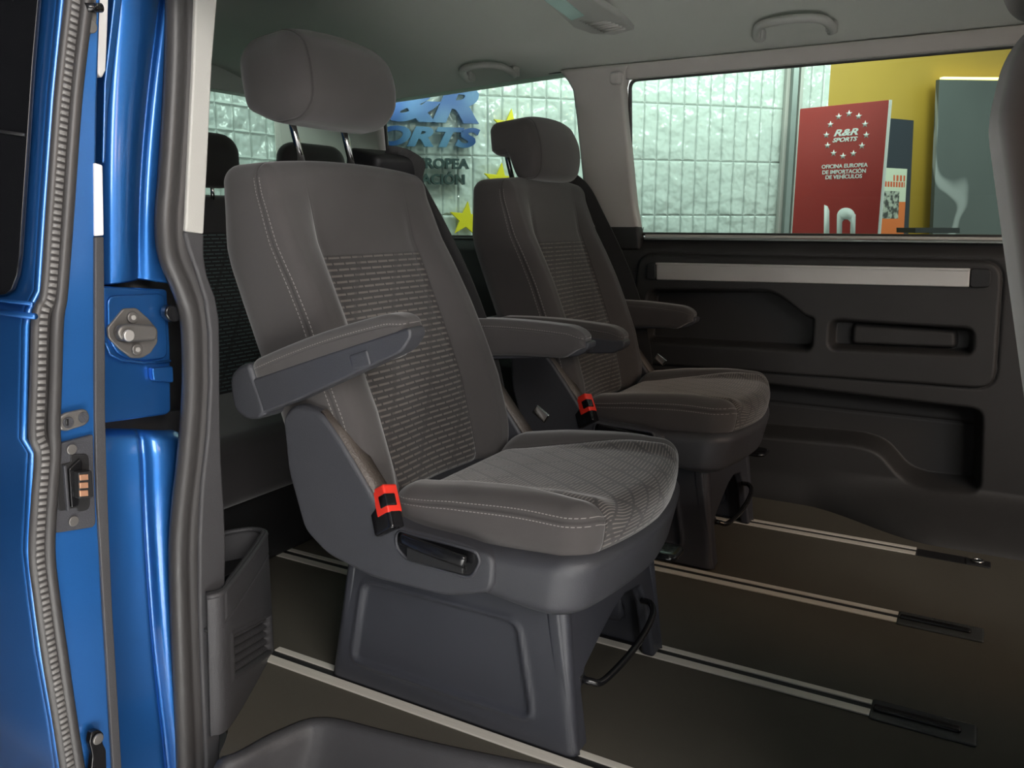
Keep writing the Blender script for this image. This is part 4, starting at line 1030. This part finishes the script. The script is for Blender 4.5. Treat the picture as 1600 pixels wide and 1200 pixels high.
# red banner
zt = atw(1250, 170, 4.0)[2]; bl = at(1250, 170, 2, zt); br = at(1389, 156, 2, zt)
bd = (br - bl); bwid = np.linalg.norm(bd); bdir = bd / bwid; bn_ = np.cross(bdir, (0, 0, 1.)); bn_ /= np.linalg.norm(bn_)     # towards the camera
ban = empty('red_banner', 'tall red banner board with a white star ring and lettering seen through the far window', 'banner', tuple(bl * .5 + br * .5 + np.array([0, 0, -zt - .55])))
def bp(s_, z, f_=0): return bl + bdir * (s_ * bwid) + np.array([0, 0, z - zt]) + bn_ * f_
def inban(o): o.parent = ban; o.matrix_parent_inverse = Matrix.Translation(-Vector(ban.location)); return o
inban(prism('board', [bp(*q) for q in round_poly([(0, -.5), (1, -.5), (1, zt), (0, zt)], .012)], -bn_ * .02, M['redban'], None, .002))
inban(prism('edge_strip', [bp(1.0, -.5), bp(1.018, -.5), bp(1.018, zt), bp(1.0, zt)], -bn_ * .02, M['whiteink'], None, .001))
inban(prism('banner_foot', [bp(.1, -.55), bp(.9, -.55), bp(.9, -.50), bp(.1, -.50)], -bn_ * .2, M['galv'], None, .003))
def bpx(u, v, f_=.002):
    # banner plane hit
    d_ = _F + _R * (u - 800) / FPX + _U * (600 - v) / FPX; t = ((bl - _C) @ bn_) / (d_ @ bn_); return _C + d_ * t + bn_ * f_
c0 = bpx(1322, 211); ru = np.linalg.norm(bpx(1354, 208) - c0)
for k in range(12):
    a = math.radians(90 + 30 * k - 4); c = c0 + bdir * math.cos(a) * ru + np.array([0, 0, math.sin(a) * ru])
    inban(prism('banner_star', star_pts(c, .018, bdir), -bn_ * .003, M['whiteink'], None, 0))
def btext(body, u0, v0, u1, v1, hpx, shear=.2, off=.02):
    a, b = bpx(u0, v0), bpx(u1, v1); top = bpx((u0 + u1) / 2, (v0 + v1) / 2 - hpx)
    inban(place_text('banner_lettering', body, np.linalg.norm(b - a), top[2] - (a[2] + b[2]) / 2, (a + b) / 2, bdir, M['whiteink'], None, shear, off, .0015))
btext('R&R', 1303, 213, 1341, 210, 11, .3, .03); btext('SPORTS', 1301, 223, 1340, 219, 7, .3, .03)
btext('OFICINA EUROPEA', 1284, 265, 1356, 259, 6.5, .0, .02); btext('DE IMPORTACIÓN', 1285, 274, 1353, 268, 6.5, .0, .02); btext('DE VEHÍCULOS', 1290, 282, 1347, 276, 6.5, .0, .02)
# cut-off large white glyphs at the bottom of the banner
inban(prism('banner_emblem', [bpx(*q) for q in ((1288, 320), (1293, 322), (1296, 329), (1296, 392), (1287, 392))], -bn_ * .003, M['whiteink'], None, 0))
arc = [(1307, 392), (1308, 335)] + [(1322 - 14 * math.cos(t), 337 - 12.5 * math.sin(t)) for t in np.linspace(.2, math.pi - .2, 10)] + [(1337, 335), (1336, 392), (1328, 392), (1329, 347), (1325, 343), (1319, 343), (1316, 347), (1315, 392)]
inban(prism('banner_emblem', [bpx(*q) for q in arc], -bn_ * .003, M['whiteink'], None, 0))
# navy panel and poster on the yellow wall
def wallrect(name, uv4, D, th, mat, label, cat, bevel=.002):
    o = prism(name, [atw(u, v, D) for u, v in uv4], WN * th, mat, None, bevel, 2); return tag(o, label, cat)
wallrect('wall_screen', [(1372, 183), (1428, 188), (1418, 400), (1368, 400)], DW - .06, .05, M['navy'], 'dark navy screen panel on the yellow wall beside the red banner', 'screen')
pp = [atw(u, v, DW - .10) for u, v in ((1376, 366), (1412, 366), (1417.5, 264), (1379, 262))]
me = prism_mesh('leaflet', pp, WN * .004); uv = me.uv_layers.new(name='UVMap')
cmap = [(0, 0), (1, 0), (1, 1), (0, 1)]
for poly_ in me.polygons:
    for li in poly_.loop_indices: uv.data[li].uv = cmap[me.loops[li].vertex_index % 4]
tag(link('poster', me, M['poster'], None, False), 'small orange and cream poster in front of the dark screen panel', 'poster')
mb = wallrect('marble_panel', [(1455, 420), (1700, 440), (1700, 128), (1468, 124)], DW - .12, .03, M['marble'], 'dark veined marble slab in front of the yellow wall', 'slab')
wallrect('slab_lamp', [(1474, 120), (1690, 122), (1690, 126), (1474, 123)], DW - .08, .03, M['led'], 'glowing warm light strip behind the top of the marble slab', 'lamp', 0)
wallrect('slab_shelf', [(1430, 356), (1500, 356), (1500, 364), (1430, 364)], DW - .5, .15, M['black'], 'small black ledge at the foot of the marble slab', 'ledge')
